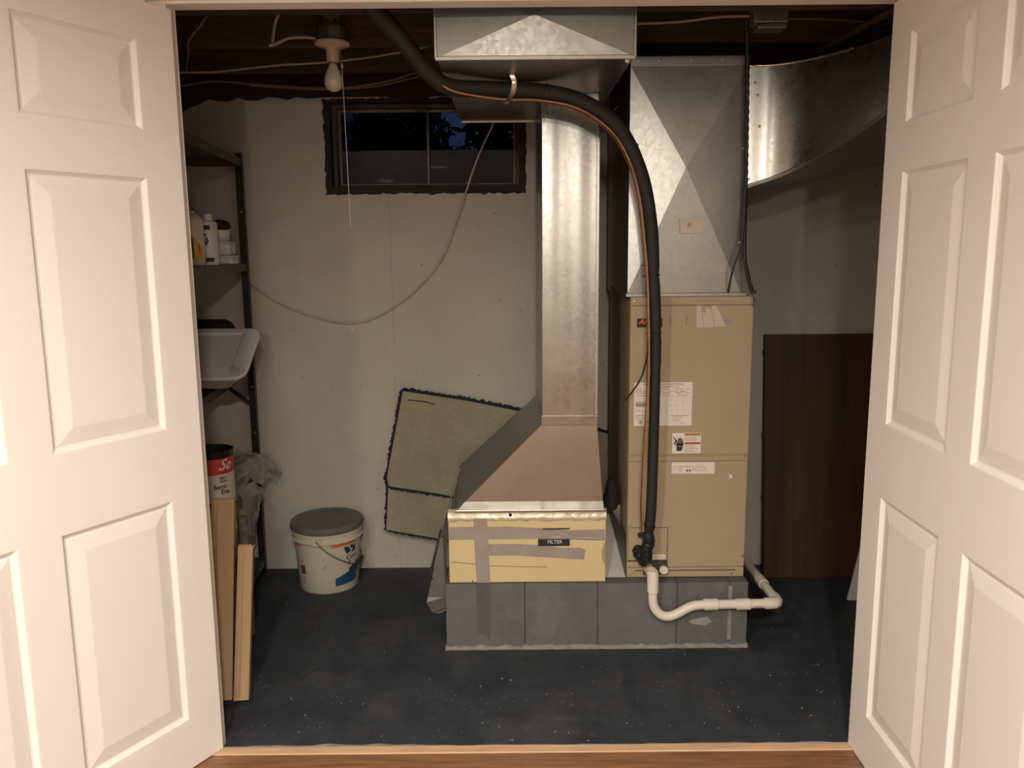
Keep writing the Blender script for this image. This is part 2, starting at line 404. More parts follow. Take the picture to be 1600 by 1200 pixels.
# ------------------------------------------------------------------ doors
def door(name, hinge, ang, side, label):
    root = thing(name, label, 'door', (hinge[0],hinge[1],0), (0,0,ang), kind='structure')
    W_, H0, H1, T = .914, .012, 2.033, .035
    y0, y1 = (-T, 0) if side > 0 else (0, T)
    cols = [(.103,.408),(.506,.811)]; rows = [(.155,.785),(.975,1.617),(1.728,1.945)]
    f = MB()
    xs = [0,.103,.408,.506,.811,W_]
    for a,b in ((0,.103),(.408,.506),(.811,W_)): f.box(a,b,y0,y1,H0,H1)
    zz = [H0,.155,.785,.975,1.617,1.728,1.945,H1]
    for a,b in cols:
        for i in range(0,8,2): f.box(a,b,y0,y1,zz[i],zz[i+1])
    f.build('door_frame', M['door'], root, local=True)
    prof = [(0,0),(.003,.0005),(.006,.004),(.012,.0095),(.0165,.0100),(.020,.0085),(.052,.0022),(.056,.0016)]
    for a,b in cols:
        for c,d in rows:
            p = MB()
            for yf, sg in ((y1,-1),(y0,1)):
                base = len(p.v); vs = []; fs = []
                for ins, dep in prof:
                    y = yf+sg*dep
                    vs += [(a+ins,y,c+ins),(b-ins,y,c+ins),(b-ins,y,d-ins),(a+ins,y,d-ins)]
                for i in range(len(prof)-1):
                    for k in range(4): fs.append((i*4+k, i*4+(k+1)%4, (i+1)*4+(k+1)%4, (i+1)*4+k))
                m_ = (len(prof)-1)*4; fs.append((m_,m_+1,m_+2,m_+3))
                p.add(vs, fs)
            p.build('panel', M['door'], root, local=True)
    hz = MB().tube([(-.004,y0 if side>0 else y1,-.045),(-.004,y0 if side>0 else y1,.045)], .006, 10)
    h0 = None
    for z in (.25,1.05,1.82):
        if h0 is None: h0 = hz.build('hinge', M['steel'], root, local=True, smooth=40); h = h0
        else: h = h0.copy(); COL.objects.link(h); h.parent = root
        h.location = (0,0,z)
    return root
door('door_1', (-.848,2.178), R(240), 1, 'cream six-panel door swung open at the left of the frame')
door('door_2', (.966,2.178), R(270-.7), -1, 'cream six-panel door swung open at the right of the frame')

# ------------------------------------------------------------------ window
wn = thing('window_1', 'dark framed basement window with two panes high on the wall', 'window', ((hx0+hx1)/2, WY, hz0), kind='structure')
def ring(mb, o_, i_, y0, y1):
    (a,b,c,d), (e,f_,g,h) = o_, i_
    for bx in ((a,e,c,d),(f_,b,c,d),(e,f_,c,g),(e,f_,h,d)): mb.box(bx[0],bx[1],y0,y1,bx[2],bx[3])
    return mb
fr = ring(MB(), (hx0-.0,hx1+.0,hz0,hz1), (hx0+.024,hx1-.02,hz0+.018,hz1-.022), WY+.055, WY+.125)
fr.box(hx0,hx1,WY+.02,WY+.125,hz0,hz0+.012)
fr.build('frame', M['frame'], wn, bevel=.003)
# black sealant smeared round the reveal
random.seed(11)
def jag_ring(o_, i_, step=.009, amp=.007):
    (a,b,c,d), (e,f_,g,h) = o_, i_
    def walk(p, q, r, s):
        L_ = math.hypot(q[0]-p[0], q[1]-p[1]); n = max(2,int(L_/step)); out = []
        for i in range(n):
            t = i/n; out.append(((p[0]+(q[0]-p[0])*t, p[1]+(q[1]-p[1])*t),(r[0]+(s[0]-r[0])*t, r[1]+(s[1]-r[1])*t)))
        return out
    C = [((a,c),(e,g)),((b,c),(f_,g)),((b,d),(f_,h)),((a,d),(e,h))]
    seq = []
    for i in range(4):
        p,r = C[i]; q,s = C[(i+1)%4]; seq += walk(p,q,r,s)
    mb = MB(); vs = []; m_ = len(seq)
    cx, cz = (a+b)/2, (c+d)/2
    for (po, pi_) in seq:
        k = 1+0*random.random(); jx = random.gauss(0,amp*.5); jz = random.gauss(0,amp*.5)
        vs.append((po[0]+jx, WY-.0005, po[1]+jz)); vs.append((po[0]+jx*.9, WY-.005, po[1]+jz*.9)); vs.append((pi_[0], WY-.006, pi_[1])); vs.append((pi_[0], WY+.06, pi_[1]))
    fs = []
    for i in range(m_):
        j = (i+1)%m_
        for k in range(3): fs.append((i*4+k, j*4+k, j*4+k+1, i*4+k+1))
    mb.add(vs, fs); return mb
jag_ring((hx0-.020,hx1+.022,hz0-.024,hz1+.010),(hx0+.006,hx1-.006,hz0+.006,hz1-.006), .012, .005).build('sealant', M['black'], wn)
gl = bpy.data.materials.new('window_glass'); gl.use_nodes = True
_N, _L, _b = nodes(gl); _b.inputs['Base Color'].default_value = (.75,.8,.85,1); _b.inputs['Roughness'].default_value = .03
_b.inputs['Transmission Weight'].default_value = 1.0; _b.inputs['IOR'].default_value = 1.02; _b.inputs['Specular IOR Level'].default_value = .5
_b.inputs['Coat Weight'].default_value = .0; _b.inputs['Coat Roughness'].default_value = .03
mid = -.352
for (a,b,y) in ((hx0+.024, mid+.004, WY+.085),(mid-.008, hx1-.02, WY+.098)):
    s_ = ring(MB(), (a,b,hz0+.016,hz1-.02), (a+.012,b-.010,hz0+.026,hz1-.034), y, y+.012).build('sash', M['sash'], wn, bevel=.002)
    MB().box(a+.010,b-.008,y+.004,y+.008,hz0+.024,hz1-.032).build('pane', gl, s_)
# outside: window well, hedge and pale siding in the dusk
struct('window_well', MB().box(-1.3,.6,4.25,4.40,1.2,1.93).box(-1.3,-1.15,WY+.2,4.25,1.2,1.93).box(.45,.6,WY+.2,4.25,1.2,1.93).box(-1.3,.6,WY+.2,4.25,1.15,1.2), M['concrete'], 'concrete window well outside the basement window, tinted like the reflection in its panes', 'window well')
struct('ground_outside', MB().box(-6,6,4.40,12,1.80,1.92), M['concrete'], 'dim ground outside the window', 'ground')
sd = MB()
for i in range(10): sd.hexa([(-3.2,9.0,1.79+i*.2),(-1.25,9.0,1.79+i*.2),(-1.25,9.2,1.79+i*.2),(-3.2,9.2,1.79+i*.2)], [(-3.2,9.03,1.99+i*.2),(-1.25,9.03,1.99+i*.2),(-1.25,9.2,1.99+i*.2),(-3.2,9.2,1.99+i*.2)])
struct('siding_outside', sd, M['siding'], 'pale bluish siding of a building seen through the left pane', 'building')
random.seed(21)
def shrub(cx, cy, cz, rx, rz, n, label):
    mb = MB()
    for i in range(n):
        a = random.uniform(0,2*math.pi); e = random.uniform(-.4,1.4); k = random.random()**.4
        p = Vector((cx+rx*k*math.cos(a)*math.cos(e), cy+rx*.5*k*math.sin(a)*math.cos(e), cz+rz*k*math.sin(e)))
        d = Vector((random.gauss(0,1),random.gauss(0,1),random.gauss(0,1))).normalized(); s_ = d.orthogonal().normalized()
        L_ = random.uniform(.04,.09)
        mb.quad(p-d*L_, p+s_*L_*.35, p+d*L_, p-s_*L_*.35)
    mb.tube([(cx,cy,1.79),(cx+.03,cy,cz),(cx,cy,cz+rz*.6)], [.03,.022,.008], 6)
    o = mb.build('shrub', M['leaf'], recalc=False); tag(o, label, 'shrub', 'shrubs outside the window'); return o
shrub(-.75, 5.6, 2.05, .42, .40, 700, 'dark shrub outside, seen behind the middle of the window')
shrub(-.10, 6.0, 2.15, .30, .40, 450, 'dark shrub outside, seen through the right pane')
cr_ = thing('parked_car', 'bluish parked car glimpsed through the right window pane', 'car', (.38,7.6,1.79))
cb = MB()
body = [(-.55,1.93),(-.52,2.12),(-.30,2.16),(-.10,2.36),(.55,2.38),(.85,2.18),(1.25,2.12),(1.28,1.93)]
cb.prism([(.38+x,7.3,z) for x,z in body],(0,.9,0)); cb.build('body', M['siding'], cr_, bevel=.02)
gw = MB().prism([(.38+x,7.292,z) for x,z in [(-.22,2.18),(-.07,2.33),(.50,2.35),(.72,2.19)]],(0,.012,0)); gw.build('side_window', M['ink'], cr_)
for x in (-.2,.95): MB().tube([(.38+x,7.28,1.92),(.38+x,7.45,1.92)], .13, 20).build('wheel', M['blackpl'], cr_, smooth=40)

# ------------------------------------------------------------------ front-room ceiling lights (behind the camera)
em = bpy.data.materials.new('lit_lens'); em.use_nodes = True
_N, _L, _b = nodes(em); _b.inputs['Emission Color'].default_value = (*LIGHT_COL,1); _b.inputs['Emission Strength'].default_value = 6; _b.inputs['Base Color'].default_value = (.8,.75,.7,1)
for i,(x,y,wt) in enumerate(LIGHTS):
    nm = ['nearest to the left door','just above and behind the camera','farther back at the left','an unseen bare bulb added at the rear to brighten the back wall'][i]
    t = thing('ceiling_light', 'ceiling light of the front room, ' + nm, 'ceiling light', (x,y,CEIL), group='front room ceiling lights')
    MB().lathe([(.105,-.001),(.105,-.010),(.092,-.014),(.085,-.010),(.085,-.001)], (x,y,CEIL), 32).build('trim_ring', M['trim'], t, smooth=40)
    if i < 3: MB().lathe([(.085,-.006),(.04,-.008),(.001,-.0085)], (x,y,CEIL), 32).build('lens', em, t, smooth=40)
    else: MB().lathe([(.07,-.001),(.06,-.012),(.022,-.018),(.020,-.050),(.001,-.051)], (x,y,CEIL), 24).build('socket', M['porcelain'], t, smooth=40)
    ld = bpy.data.lights.new('lamp', 'AREA'); ld.shape = 'DISK'; ld.size = .16; ld.energy = wt; ld.spread = SPREAD; ld.color = LIGHT_COL
    if i == 3:      # added unseen bulb: shines to all sides to brighten the back wall
        bpy.data.lights.remove(ld); ld = bpy.data.lights.new('lamp', 'POINT'); ld.shadow_soft_size = .07; ld.energy = wt; ld.color = LIGHT_COL
    lo = bpy.data.objects.new('lamp', ld); COL.objects.link(lo); lo.parent = t; lo.location = (0,0,-.018 if i < 3 else -.12)

# ================================================================== PLINTH
pt = thing('block_plinth', 'low grey painted concrete block plinth under the furnace and filter box', 'plinth', (.30,3.1,0))
PX0, PX1, PY0, PY1, PZ = -.245, .842, 2.785, 3.43, .248
jn = [PX0,.039,.302,.588,.778,PX1]
for i in range(5):
    a, b = jn[i]+(.0012 if i else 0), jn[i+1]-(.0012 if i < 4 else 0)
    MB().box(a,b,PY0,PY0+.20,.010,PZ).build('block', M['block'], pt, bevel=.002)
jn2 = [PX0,.16,.45,.70,PX1]
for i in range(4):
    MB().box(jn2[i]+.001,jn2[i+1]-.001,PY0+.203,PY1,.004,PZ-.001).build('block', M['block'], pt, bevel=.002)
MB().box(PX0+.003,PX1-.003,PY0+.003,PY1-.01,0,PZ-.006).build('core', M['beigedark'], pt)
random.seed(2)
mt = MB(); xs = [PX0-.004+i*(PX1-PX0+.008)/60 for i in range(61)]
prof = [(x, PY0-.004-random.uniform(0,.004), .008+random.uniform(0,.008)) for x in xs]
vs = []
for x,y,z in prof: vs += [(x,y,0),(x,y+.001,z),(x,PY0+.004,z+.003)]
mt.add(vs, [(i*3+k,(i+1)*3+k,(i+1)*3+k+1,i*3+k+1) for i in range(60) for k in range(2)])
tag(mt.build('mortar_skim', M['mortar'], pt), 'pale mortar line along the foot of the plinth')
pm = MB().prism([(.662,PY0-.0008,.112),(.700,PY0-.0008,.118),(.716,PY0-.0008,.098),(.690,PY0-.0008,.085),(.640,PY0-.0008,.092),(.628,PY0-.0008,.103)],(0,.0008,0))
pm.build('patch', M['mortar'], pt)
MB().box(.772,.785,PY0-.0012,PY0,.03,.235).build('patch', M['mortar'], pt)

# ================================================================== FURNACE (air handler)
FX0, FX1, FY, FB, FZ0, FZ1 = .411, .837, 2.83, 3.42, .250, 1.267
fu = thing('furnace', 'tall beige metal furnace cabinet with paper labels on the plinth', 'furnace', ((FX0+FX1)/2,3.1,FZ0))
MB().box(FX0,FX1,FY+.006,FB,FZ0,FZ1).build('cabinet', M['beige'], fu, bevel=.003)
ZS = .706
up_ = MB().box(FX0+.001,FX1-.001,FY,FY+.008,ZS+.003,FZ1-.030).build('upper_panel', M['beige'], fu, bevel=.002)
lp = MB().box(FX0+.001,FX1-.001,FY,FY+.008,.290,ZS-.003).build('lower_panel', M['beige'], fu, bevel=.002)
MB().box(FX0,FX1,FY-.001,FY+.008,FZ1-.028,FZ1+.001).build('top_rail', M['beige'], fu, bevel=.002)
MB().box(FX0+.001,FX1-.001,FY-.0005,FY+.008,FZ0+.002,.287).build('base_rail', M['beige'], fu, bevel=.002)
MB().box(FX0+.03,FX1-.03,FY-.0012,FY,.2755,.279).build('lip_groove', M['beigedark'], fu)
MB().box(FX0+.002,FX1-.002,FY-.0006,FY,.6845,.6860).build('fold_line', M['beigedark'], lp)
# access panel at the lower left of the lower panel
ap = MB().box(FX0+.004,.556,FY-.003,FY,.318,.439).build('access_panel', M['beige'], fu, bevel=.001)
MB().box(FX0+.003,.558,FY-.0012,FY,.312,.4405).build('panel_shadow_line', M['beigedark'], ap)
pn = MB().box(.470,.558,FY-.004,FY,.262,.312).build('drain_opening', M['beigedark'], fu)
for (x,z,r) in ((.457,.415,.012),(.449,.360,.021)):
    g_ = MB().disc((x,FY-.003,z), r, (0,-1,0), .003, 24).build('grommet', M['beige'], fu, smooth=40)
    MB().disc((x,FY-.0045,z), r*.86, (0,-1,0), .003, 24).build('rubber', M['rubber'], g_, smooth=40)
cp = MB().disc((.543,FY-.004,.284), .0155, (0,-1,0), .016, 24).build('drain_cap', M['pvc'], fu, smooth=40, bevel=.002)
# screws
sc0 = None
for (x,z) in ((.425,1.253),(.823,1.253),(.424,.697),(.824,.697),(.420,.449),(.560,.372),(.829,.33),(.424,.262),(.792,.262)):
    if sc0 is None: sc0 = MB().lathe([(.0001,.0028),(.003,.0024),(.0042,.0005),(.0044,0)], (0,0,0), 12).build('screw', M['screw'], fu, smooth=40, local=True); s = sc0
    else: s = sc0.copy(); COL.objects.link(s); s.parent = fu
    s.rotation_euler = (R(90),0,0); s.location = Vector((x,FY-.0006,z))-WO[fu.name]
for (x,z) in ((.424,.332),): MB().disc((x,FY,z),.0045,(0,-1,0),.0008,14).build('hole', M['hole'], fu)
kn = MB().lathe([(.0001,.010),(.006,.009),(.008,.004),(.009,0)], (0,0,0), 16).build('plug', M['whitepl'], fu, smooth=40, local=True)
kn.rotation_euler = (R(90),0,0); kn.location = Vector((.777,FY,.628))-WO[fu.name]
for z0,z1,x in ((1.165,1.205,.605),(1.168,1.205,.548)): MB().box(x,x+.0014,FY-.0005,FY,z0,z1).build('louvre_slit', M['beigedark'], fu)
def paper(name, x0, x1, z0, z1, m, label, parent=fu, y=FY, th=.0008):
    o = MB().box(x0,x1,y-th,y,z0,z1).build(name, m, parent)
    if label: tag(o, label)
    return o
def bars(parent, m, rects, y=FY-.0008, name='print'):
    mb = MB()
    for (a,b,c,d) in rects: mb.quad((a,y-.0002,c),(b,y-.0002,c),(b,y-.0002,d),(a,y-.0002,d))
    o = mb.build(name, m, parent, recalc=False)
    if len(rects) > 1: o['kind'] = 'stuff'
    return o
# badge
bd = paper('badge', .434,.522,1.163,1.194, M['ink'], 'black maker badge with red script')
text('Amana', .027, M['redorange'], bd, (.440,FY-.0012,1.169), shear=.35, sx=.95, bold=.0006)
# rating label
rl = paper('rating_label', .428,.632,.815,.970, M['white'], 'large white printed rating label')
text('HEATING AND AIR CONDITIONING', .0088, M['ink'], rl, (.533,FY-.0012,.9585), align='CENTER', sx=.98)
text('FAYETTEVILLE, TENNESSEE, U.S.A.', .0078, M['ink'], rl, (.528,FY-.0012,.9500), align='CENTER')
random.seed(4)
rc = []
for z in (.945,.937,.931,.922): 
    x = .436
    while x < .615:
        l = random.uniform(.012,.04); rc.append((x,min(x+l,.622),z,z+.0022)); x += l+random.uniform(.004,.02)
for x in (.540,.560,.581,.601): rc.append((x,x+.0006,.860,.912))
rc += [(.54,.625,.9155,.9162),(.54,.625,.9055,.9060),(.552,.557,.885,.8885),(.570,.574,.885,.8885),(.434,.475,.868,.870),(.434,.470,.899,.9012),(.434,.478,.883,.8836),
       (.434,.470,.850,.8525),(.434,.466,.8435,.8455),(.436,.468,.838,.8395),(.556,.622,.850,.852),(.562,.60,.845,.8465),(.57,.59,.8395,.841),(.562,.592,.834,.8355),(.566,.588,.829,.830),(.592,.606,.823,.825)]
bars(rl, M['greyink'], rc)
bars(rl, M['greyink'], [(.434,.478,.884,.897)], name='shaded_box')
for x in (.4525,.4735):
    c_ = MB().lathe([(.0062,0),(.0076,0)], (0,0,0), 24)
    q = MB().add([(x+v[0],FY-.0012,.8285+v[1]) for v in c_.v], c_.f).build('mark', M['ink'], rl, recalc=False)
    bars(rl, M['ink'], [(x-.003,x+.001,.8265,.8315),(x,x+.0035,.8245,.8285)], name='mark')
# warning label with hand
wl = paper('warning_label', .5655,.667,.714,.788, M['white'], 'white warning sticker with a black hand pictogram')
bars(wl, M['amber'], [(.609,.665,.778,.7865)], name='band'); bars(wl, M['orange'], [(.609,.665,.7465,.7545)], name='band')
text('WARNING', .0085, M['ink'], wl, (.623,FY-.0014,.7782)); text('AVERTISSEMENT', .0070, M['ink'], wl, (.6205,FY-.0014,.7473), sx=.9)
for (z,h) in ((.779,.006),(.7475,.0055)):
    MB().add([(.613,FY-.0014,z),(.6195,FY-.0014,z),(.61625,FY-.0014,z+h)],[(0,1,2)]).build('triangle', M['ink'], wl, recalc=False)
rc = []
for z in (.772,.768,.764,.7595,.741,.737,.731,.7275,.722,.7185): rc.append((.611,.611+random.uniform(.03,.052),z,z+.0014))
bars(wl, M['greyink'], rc)
MB().box(.607,.6075,FY-.0011,FY-.0008,.716,.787).build('divider', M['greyink'], wl)
hand = MB(); yy = FY-.0013
def hp(pts): hand.add([(.5655+u*.0415, yy, .714+v*.074) for u,v in pts], [tuple(range(len(pts)))])
hp([(.40,.12),(.80,.12),(.92,.32),(.40,.34),(.36,.30)])                          # wrist
hp([(.38,.36),(.52,.33),(.60,.36),(.74,.33),(.92,.36),(.96,.46),(.94,.52),(.38,.50),(.34,.44)])      # palm
hp([(.36,.48),(.48,.46),(.40,.66),(.33,.68)])
for u,t in ((.47,.74),(.585,.79),(.70,.77),(.82,.70)): hp([(u,.48),(u+.095,.48),(u+.10,t-.03),(u+.05,t),(u,t-.03)])
hp([(.06,.80),(.12,.83),(.34,.66),(.35,.58),(.22,.47),(.36,.40),(.33,.37),(.14,.46),(.13,.50),(.26,.62)])  # wire
hand.build('hand_pictogram', M['ink'], wl, recalc=False)
# spec strip
sp_ = paper('spec_label', .5655,.719,.639,.681, M['white'], 'narrow white printed strip label below the seam')
rc = [(.568,.645,.665,.667),(.648,.685,.665,.667),(.568,.580,.658,.660),(.568,.578,.651,.653),(.586,.604,.660,.6615),(.586,.604,.656,.6575),(.586,.602,.650,.652),(.617,.632,.659,.661),(.638,.672,.659,.661),(.675,.690,.659,.661),
      (.638,.694,.650,.652),(.638,.655,.6535,.655),(.568,.60,.6405,.642),(.605,.64,.6405,.642),(.582,.5824,.648,.663),(.610,.6104,.648,.663)]
bars(sp_, M['greyink'], rc); 
for x in (.6215,.631): MB().disc((x,FY-.0008,.6505),.0036,(0,-1,0),.0003,12).build('mark', M['ink'], sp_)
pl_ = paper('port_label', .499,.549,.3215,.339, M['white'], None, y=FY-.003)
bars(pl_, M['greyink'], [(.508,.541,.332,.3345),(.504,.545,.3255,.328)], y=FY-.0038)
# torn sticker remains
random.seed(8)
for k,pts in enumerate(([(.640,1.161),(.640,1.236),(.6535,1.236),(.664,1.161)],[(.666,1.162),(.660,1.214),(.668,1.208),(.672,1.234),(.677,1.226),(.690,1.224),(.702,1.162)],[(.704,1.163),(.690,1.236),(.707,1.238),(.742,1.163)],[(.745,1.166),(.722,1.212),(.738,1.20),(.762,1.182),(.758,1.168)])):
    MB().prism([(x,FY-.0007,z) for x,z in pts],(0,.0007,0)).build('torn_sticker', M['greyink'] if k==3 else mat('sticker_residue%d'%k,(.50,.45,.37),.6,var=.08,vscale=20), fu)

# ================================================================== SUPPLY PLENUM above the furnace
QX0, QX1, QZ0, QZ1 = .400, .790, 1.269, 2.055
pv = thing('supply_plenum', 'tall galvanised sheet-metal plenum standing on the furnace top', 'duct', (.595,3.1,QZ0))
MB().box(QX0,QX1,FY+.006,FB,QZ0,QZ1).build('shell', M['galv'], pv)
def crossbreak(x0,x1,z0,z1,y,c,rise,name,parent,m):
    mb = MB(); vs = [(x0,y,z0),(x1,y,z0),(x1,y,z1),(x0,y,z1),(c[0],y-rise,c[1])]
    mb.add(vs, [(0,1,4),(1,2,4),(2,3,4),(3,0,4)]); 
    mb.add([(x0,y,z0),(x1,y,z0),(x1,y,z1),(x0,y,z1),(x0,y+.006,z0),(x1,y+.006,z0),(x1,y+.006,z1),(x0,y+.006,z1)],[(0,1,5,4),(1,2,6,5),(2,3,7,6),(3,0,4,7)])
    return mb.build(name, m, parent)
crossbreak(QX0,QX1,QZ0+.012,QZ1-.03,FY,(.587,1.699),.016,'front_panel',pv,M['galv'])
MB().box(QX0-.002,QX1+.002,FY-.003,FY+.004,QZ1-.030,QZ1+.002).build('top_flange', M['galv'], pv, bevel=.002)
MB().box(QX0-.006,QX1+.02,FY-.004,FY+.03,QZ0-.001,QZ0+.012).build('base_flange', M['galvdull'], pv, bevel=.002)
pa = MB().prism([(x,FY-.0165,z) for x,z in ((.570,1.530),(.647,1.531),(.647,1.486),(.630,1.484),(.610,1.481),(.590,1.484),(.573,1.481))],(0,.014,0)).build('tape_patch', M['cream'], pv); tag(pa,'small cream tape patch with a hole')
MB().lathe([(.0065,0),(.004,.003),(.003,0)],(0,0,0),16).build('ring', M['screw'], pa, smooth=40).matrix_local = Matrix.Translation(Vector((.604,FY-.0165,1.509))) @ Matrix.Rotation(R(90),4,'X') if False else Matrix.Translation(Vector((.604,FY-.0166,1.509))) @ Matrix.Rotation(R(90),4,'X')
s0 = None
for (x,z) in ((.425,2.042),(.492,2.042),(.60,2.043),(.70,2.043),(.78,1.76),(.778,1.45)):
    s = sc0.copy(); COL.objects.link(s); s.parent = pv; s.rotation_euler = (R(90),0,0); s.location = Vector((x,FY-.004,z))-WO[pv.name]

# ================================================================== CURVED SIDE DUCT
cd = thing('curved_duct', 'curved galvanised duct bending off the plenum toward the right door', 'duct', (1.1,3.0,1.7))
F_ = [(.792,2.832,1.637),(.868,2.815,1.660),(.935,2.765,1.688),(.999,2.67,1.728),(1.050,2.55,1.775),(1.080,2.43,1.815),(1.092,2.315,1.85)]
B_ = [(.792,3.42,1.645),(.971,3.40,1.666),(1.22,3.36,1.706),(1.455,3.30,1.748),(1.56,3.10,1.78),(1.60,2.75,1.815),(1.61,2.315,1.85)]
Ff = crom(F_, 8); Bb = crom(B_, 8); TZ = 2.022
def strip(A, B):
    mb = MB(); vs = []
    for a,b in zip(A,B): vs += [a,b]
    mb.add(vs, [(2*i,2*i+2,2*i+3,2*i+1) for i in range(len(A)-1)]); return mb
Ft = [(x,y,TZ) for x,y,z in Ff]; Bt = [(x,y,TZ) for x,y,z in Bb]
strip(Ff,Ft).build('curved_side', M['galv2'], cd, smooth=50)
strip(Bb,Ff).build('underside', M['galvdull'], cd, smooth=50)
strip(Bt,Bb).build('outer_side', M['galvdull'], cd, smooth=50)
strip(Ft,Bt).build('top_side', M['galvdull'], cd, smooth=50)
MB().tube([(x,y-.001,z) for x,y,z in Ff], .0045, 6).build('seam', M['galv'], cd, smooth=60)
MB().tube([(x,y-.004,z-.006) for x,y,z in Ff], .003, 6).build('seam', M['galv'], cd, smooth=60)
MB().tube([(x,y-.001,TZ) for x,y,z in Ff[:30]], .004, 6).build('seam', M['screw'], cd, smooth=60)
for (i,z) in ((2,1.97),(3,1.93),(4,1.83),(1,1.66)):
    x,y,_ = Ff[i]; s = sc0.copy(); COL.objects.link(s); s.parent = cd; s.rotation_euler = (R(90),0,0); s.location = Vector((x,y-.0005,z))-WO[cd.name]

# ================================================================== TRUNK DUCT under the joists
td = thing('trunk_duct', 'wide galvanised box duct hung just below the joists', 'duct', (.07,2.85,1.94))
TX0, TX1, TY0, TY1, TZ0, TZ1 = -.199, .340, 2.312, 3.40, 1.940, 2.124
MB().box(TX0+.003,TX1-.003,TY0+.012,TY1,TZ0+.004,TZ1).build('shell', M['galvdull'], td)
crossbreak(TX0,TX1,TZ0,TZ1,TY0,(.068,2.047),.013,'front_panel',td,galv('galvanised_trunk',(.29,.285,.272),.36,90,.22))
# underside sheet, cross broken
ub = MB(); zc = TZ0
ub.add([(TX0+.01,TY0+.006,zc),(TX1-.008,TY0+.006,zc),(TX1-.008,TY1,zc),(TX0+.01,TY1,zc),(.05,2.62,zc-.012)], [(0,1,4),(1,2,4),(2,3,4),(3,0,4)])
ub.build('underside', M['galv'], td)
MB().box(TX0,TX1,TY0-.004,TY0+.006,TZ0-.006,TZ0+.006).build('bottom_seam', M['galv'], td, bevel=.002)
for x in (TX0-.002,TX1-.006): MB().box(x,x+.008,TY0-.004,TY0+.01,TZ0,TZ1).build('corner_seam', M['galv'], td, bevel=.002)
MB().tube([(TX0+.006,TY1,TZ0-.002),(.10,TY1,TZ0-.002)], .004, 6).build('rear_seam', M['screw'], td)
s = sc0.copy(); COL.objects.link(s); s.parent = td; s.location = Vector((TX1-.02,TY0+.02,TZ0-.004))-WO[td.name]; s.rotation_euler = (R(180),0,0); s.scale = (2,2,3)

# ================================================================== RETURN RISER with flared boot
rd = thing('return_duct', 'bright galvanised vertical duct with flared boot above the yellow filter box', 'duct', (.2,3.1,.5))
RX0, RX1, RY0, RY1 = .104, .295, 2.80, 3.40
MB().box(RX0,RX1,RY0,RY1,.855,1.938).build('riser', M['galvriser'], rd, bevel=.003)
MB().box(RX1-.009,RX1+.003,RY0-.004,RY0+.006,.862,1.80).build('corner_seam', M['galv2'], rd, bevel=.0015)
MB().box(RX0-.003,RX1+.003,RY0-.004,RY1,.826,.862).build('collar', M['galvriser'], rd, bevel=.0015)
MB().box(RX0-.003,RX1+.0045,RY0-.0065,RY0+.002,.856,.862).build('drive_seam', M['galv'], rd, bevel=.001)
bt = MB()
BZ0, BZ1 = .520, .828
tp = [(RX0,RY0,BZ1),(RX1,RY0,BZ1),(RX1,RY1,BZ1),(RX0,RY1,BZ1)]
lo_ = [(-.193,RY0,BZ0),(.321,RY0,BZ0),(.321,RY1,BZ0),(-.228,RY1,BZ0)]
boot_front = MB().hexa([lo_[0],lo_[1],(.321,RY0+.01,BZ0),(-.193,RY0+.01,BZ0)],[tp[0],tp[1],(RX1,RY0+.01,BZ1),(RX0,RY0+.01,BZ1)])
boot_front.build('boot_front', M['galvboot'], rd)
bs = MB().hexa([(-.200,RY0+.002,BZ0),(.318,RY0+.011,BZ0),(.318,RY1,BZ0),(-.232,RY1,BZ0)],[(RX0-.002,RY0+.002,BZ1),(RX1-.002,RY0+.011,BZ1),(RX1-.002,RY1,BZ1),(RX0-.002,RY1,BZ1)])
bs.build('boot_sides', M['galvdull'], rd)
MB().hexa([(-.198,RY0-.007,BZ0+.002),(.322,RY0-.007,BZ0+.002),(.322,RY0+.004,BZ0+.002),(-.198,RY0+.004,BZ0+.002)],[(-.170,RY0-.0005,BZ0+.032),(.319,RY0-.0005,BZ0+.030),(.319,RY0+.004,BZ0+.030),(-.170,RY0+.004,BZ0+.032)]).build('boot_flange', M['galvriser'], rd)
MB().box(-.205,.326,RY0-.009,RY0+.02,BZ0-.006,BZ0+.003).build('boot_seam', M['galv'], rd, bevel=.002)

# ================================================================== FILTER BOX
fb = thing('filter_box', 'yellow filter cabinet strapped with grey duct tape under the flared duct', 'filter box', (.05,3.1,.248))
GX0, GX1, GY, GZ0, GZ1 = -.231, .330, 2.80, .2485, .493
MB().box(GX0,GX1,GY+.006,3.42,GZ0,GZ1).build('cabinet', M['galvdull'], fb, bevel=.003)
MB().box(GX0,GX1,GY,GY+.006,GZ0+.001,GZ1).build('front_board', M['yellow'], fb, bevel=.002)
ct = MB(); random.seed(9)
xs = [GX0-.002+i*(GX1-GX0+.004)/40 for i in range(41)]; vs = []
for x in xs: vs += [(x,GY-.002,GZ1-.012+random.uniform(-.004,.003)),(x,GY-.001,GZ1+.003),(x,GY+.006+random.uniform(0,.004),GZ1+.014),(x,GY+.004,BZ0+.004)]
ct.add(vs, [(i*4+k,(i+1)*4+k,(i+1)*4+k+1,i*4+k+1) for i in range(40) for k in range(3)]); ct.build('clear_tape', M['cleartape'], fb, smooth=70)
MB().disc((-.010,GY-.001,GZ1+.009),.006,(0,-1,.3),.002,14).build('hole', M['hole'], fb)
def tape(pts, lift=.0012, m=None):
    mb = MB().prism([(x,GY-lift,z) for x,z in pts],(0,lift,0)); return mb.build('duct_tape', m or M['tape'], fb)
tape([(-.231,.411),(-.229,.459),(-.02,.459),(.10,.452),(.20,.443),(.326,.446),(.328,.404),(.20,.408),(.08,.413),(-.10,.412)], .0012)
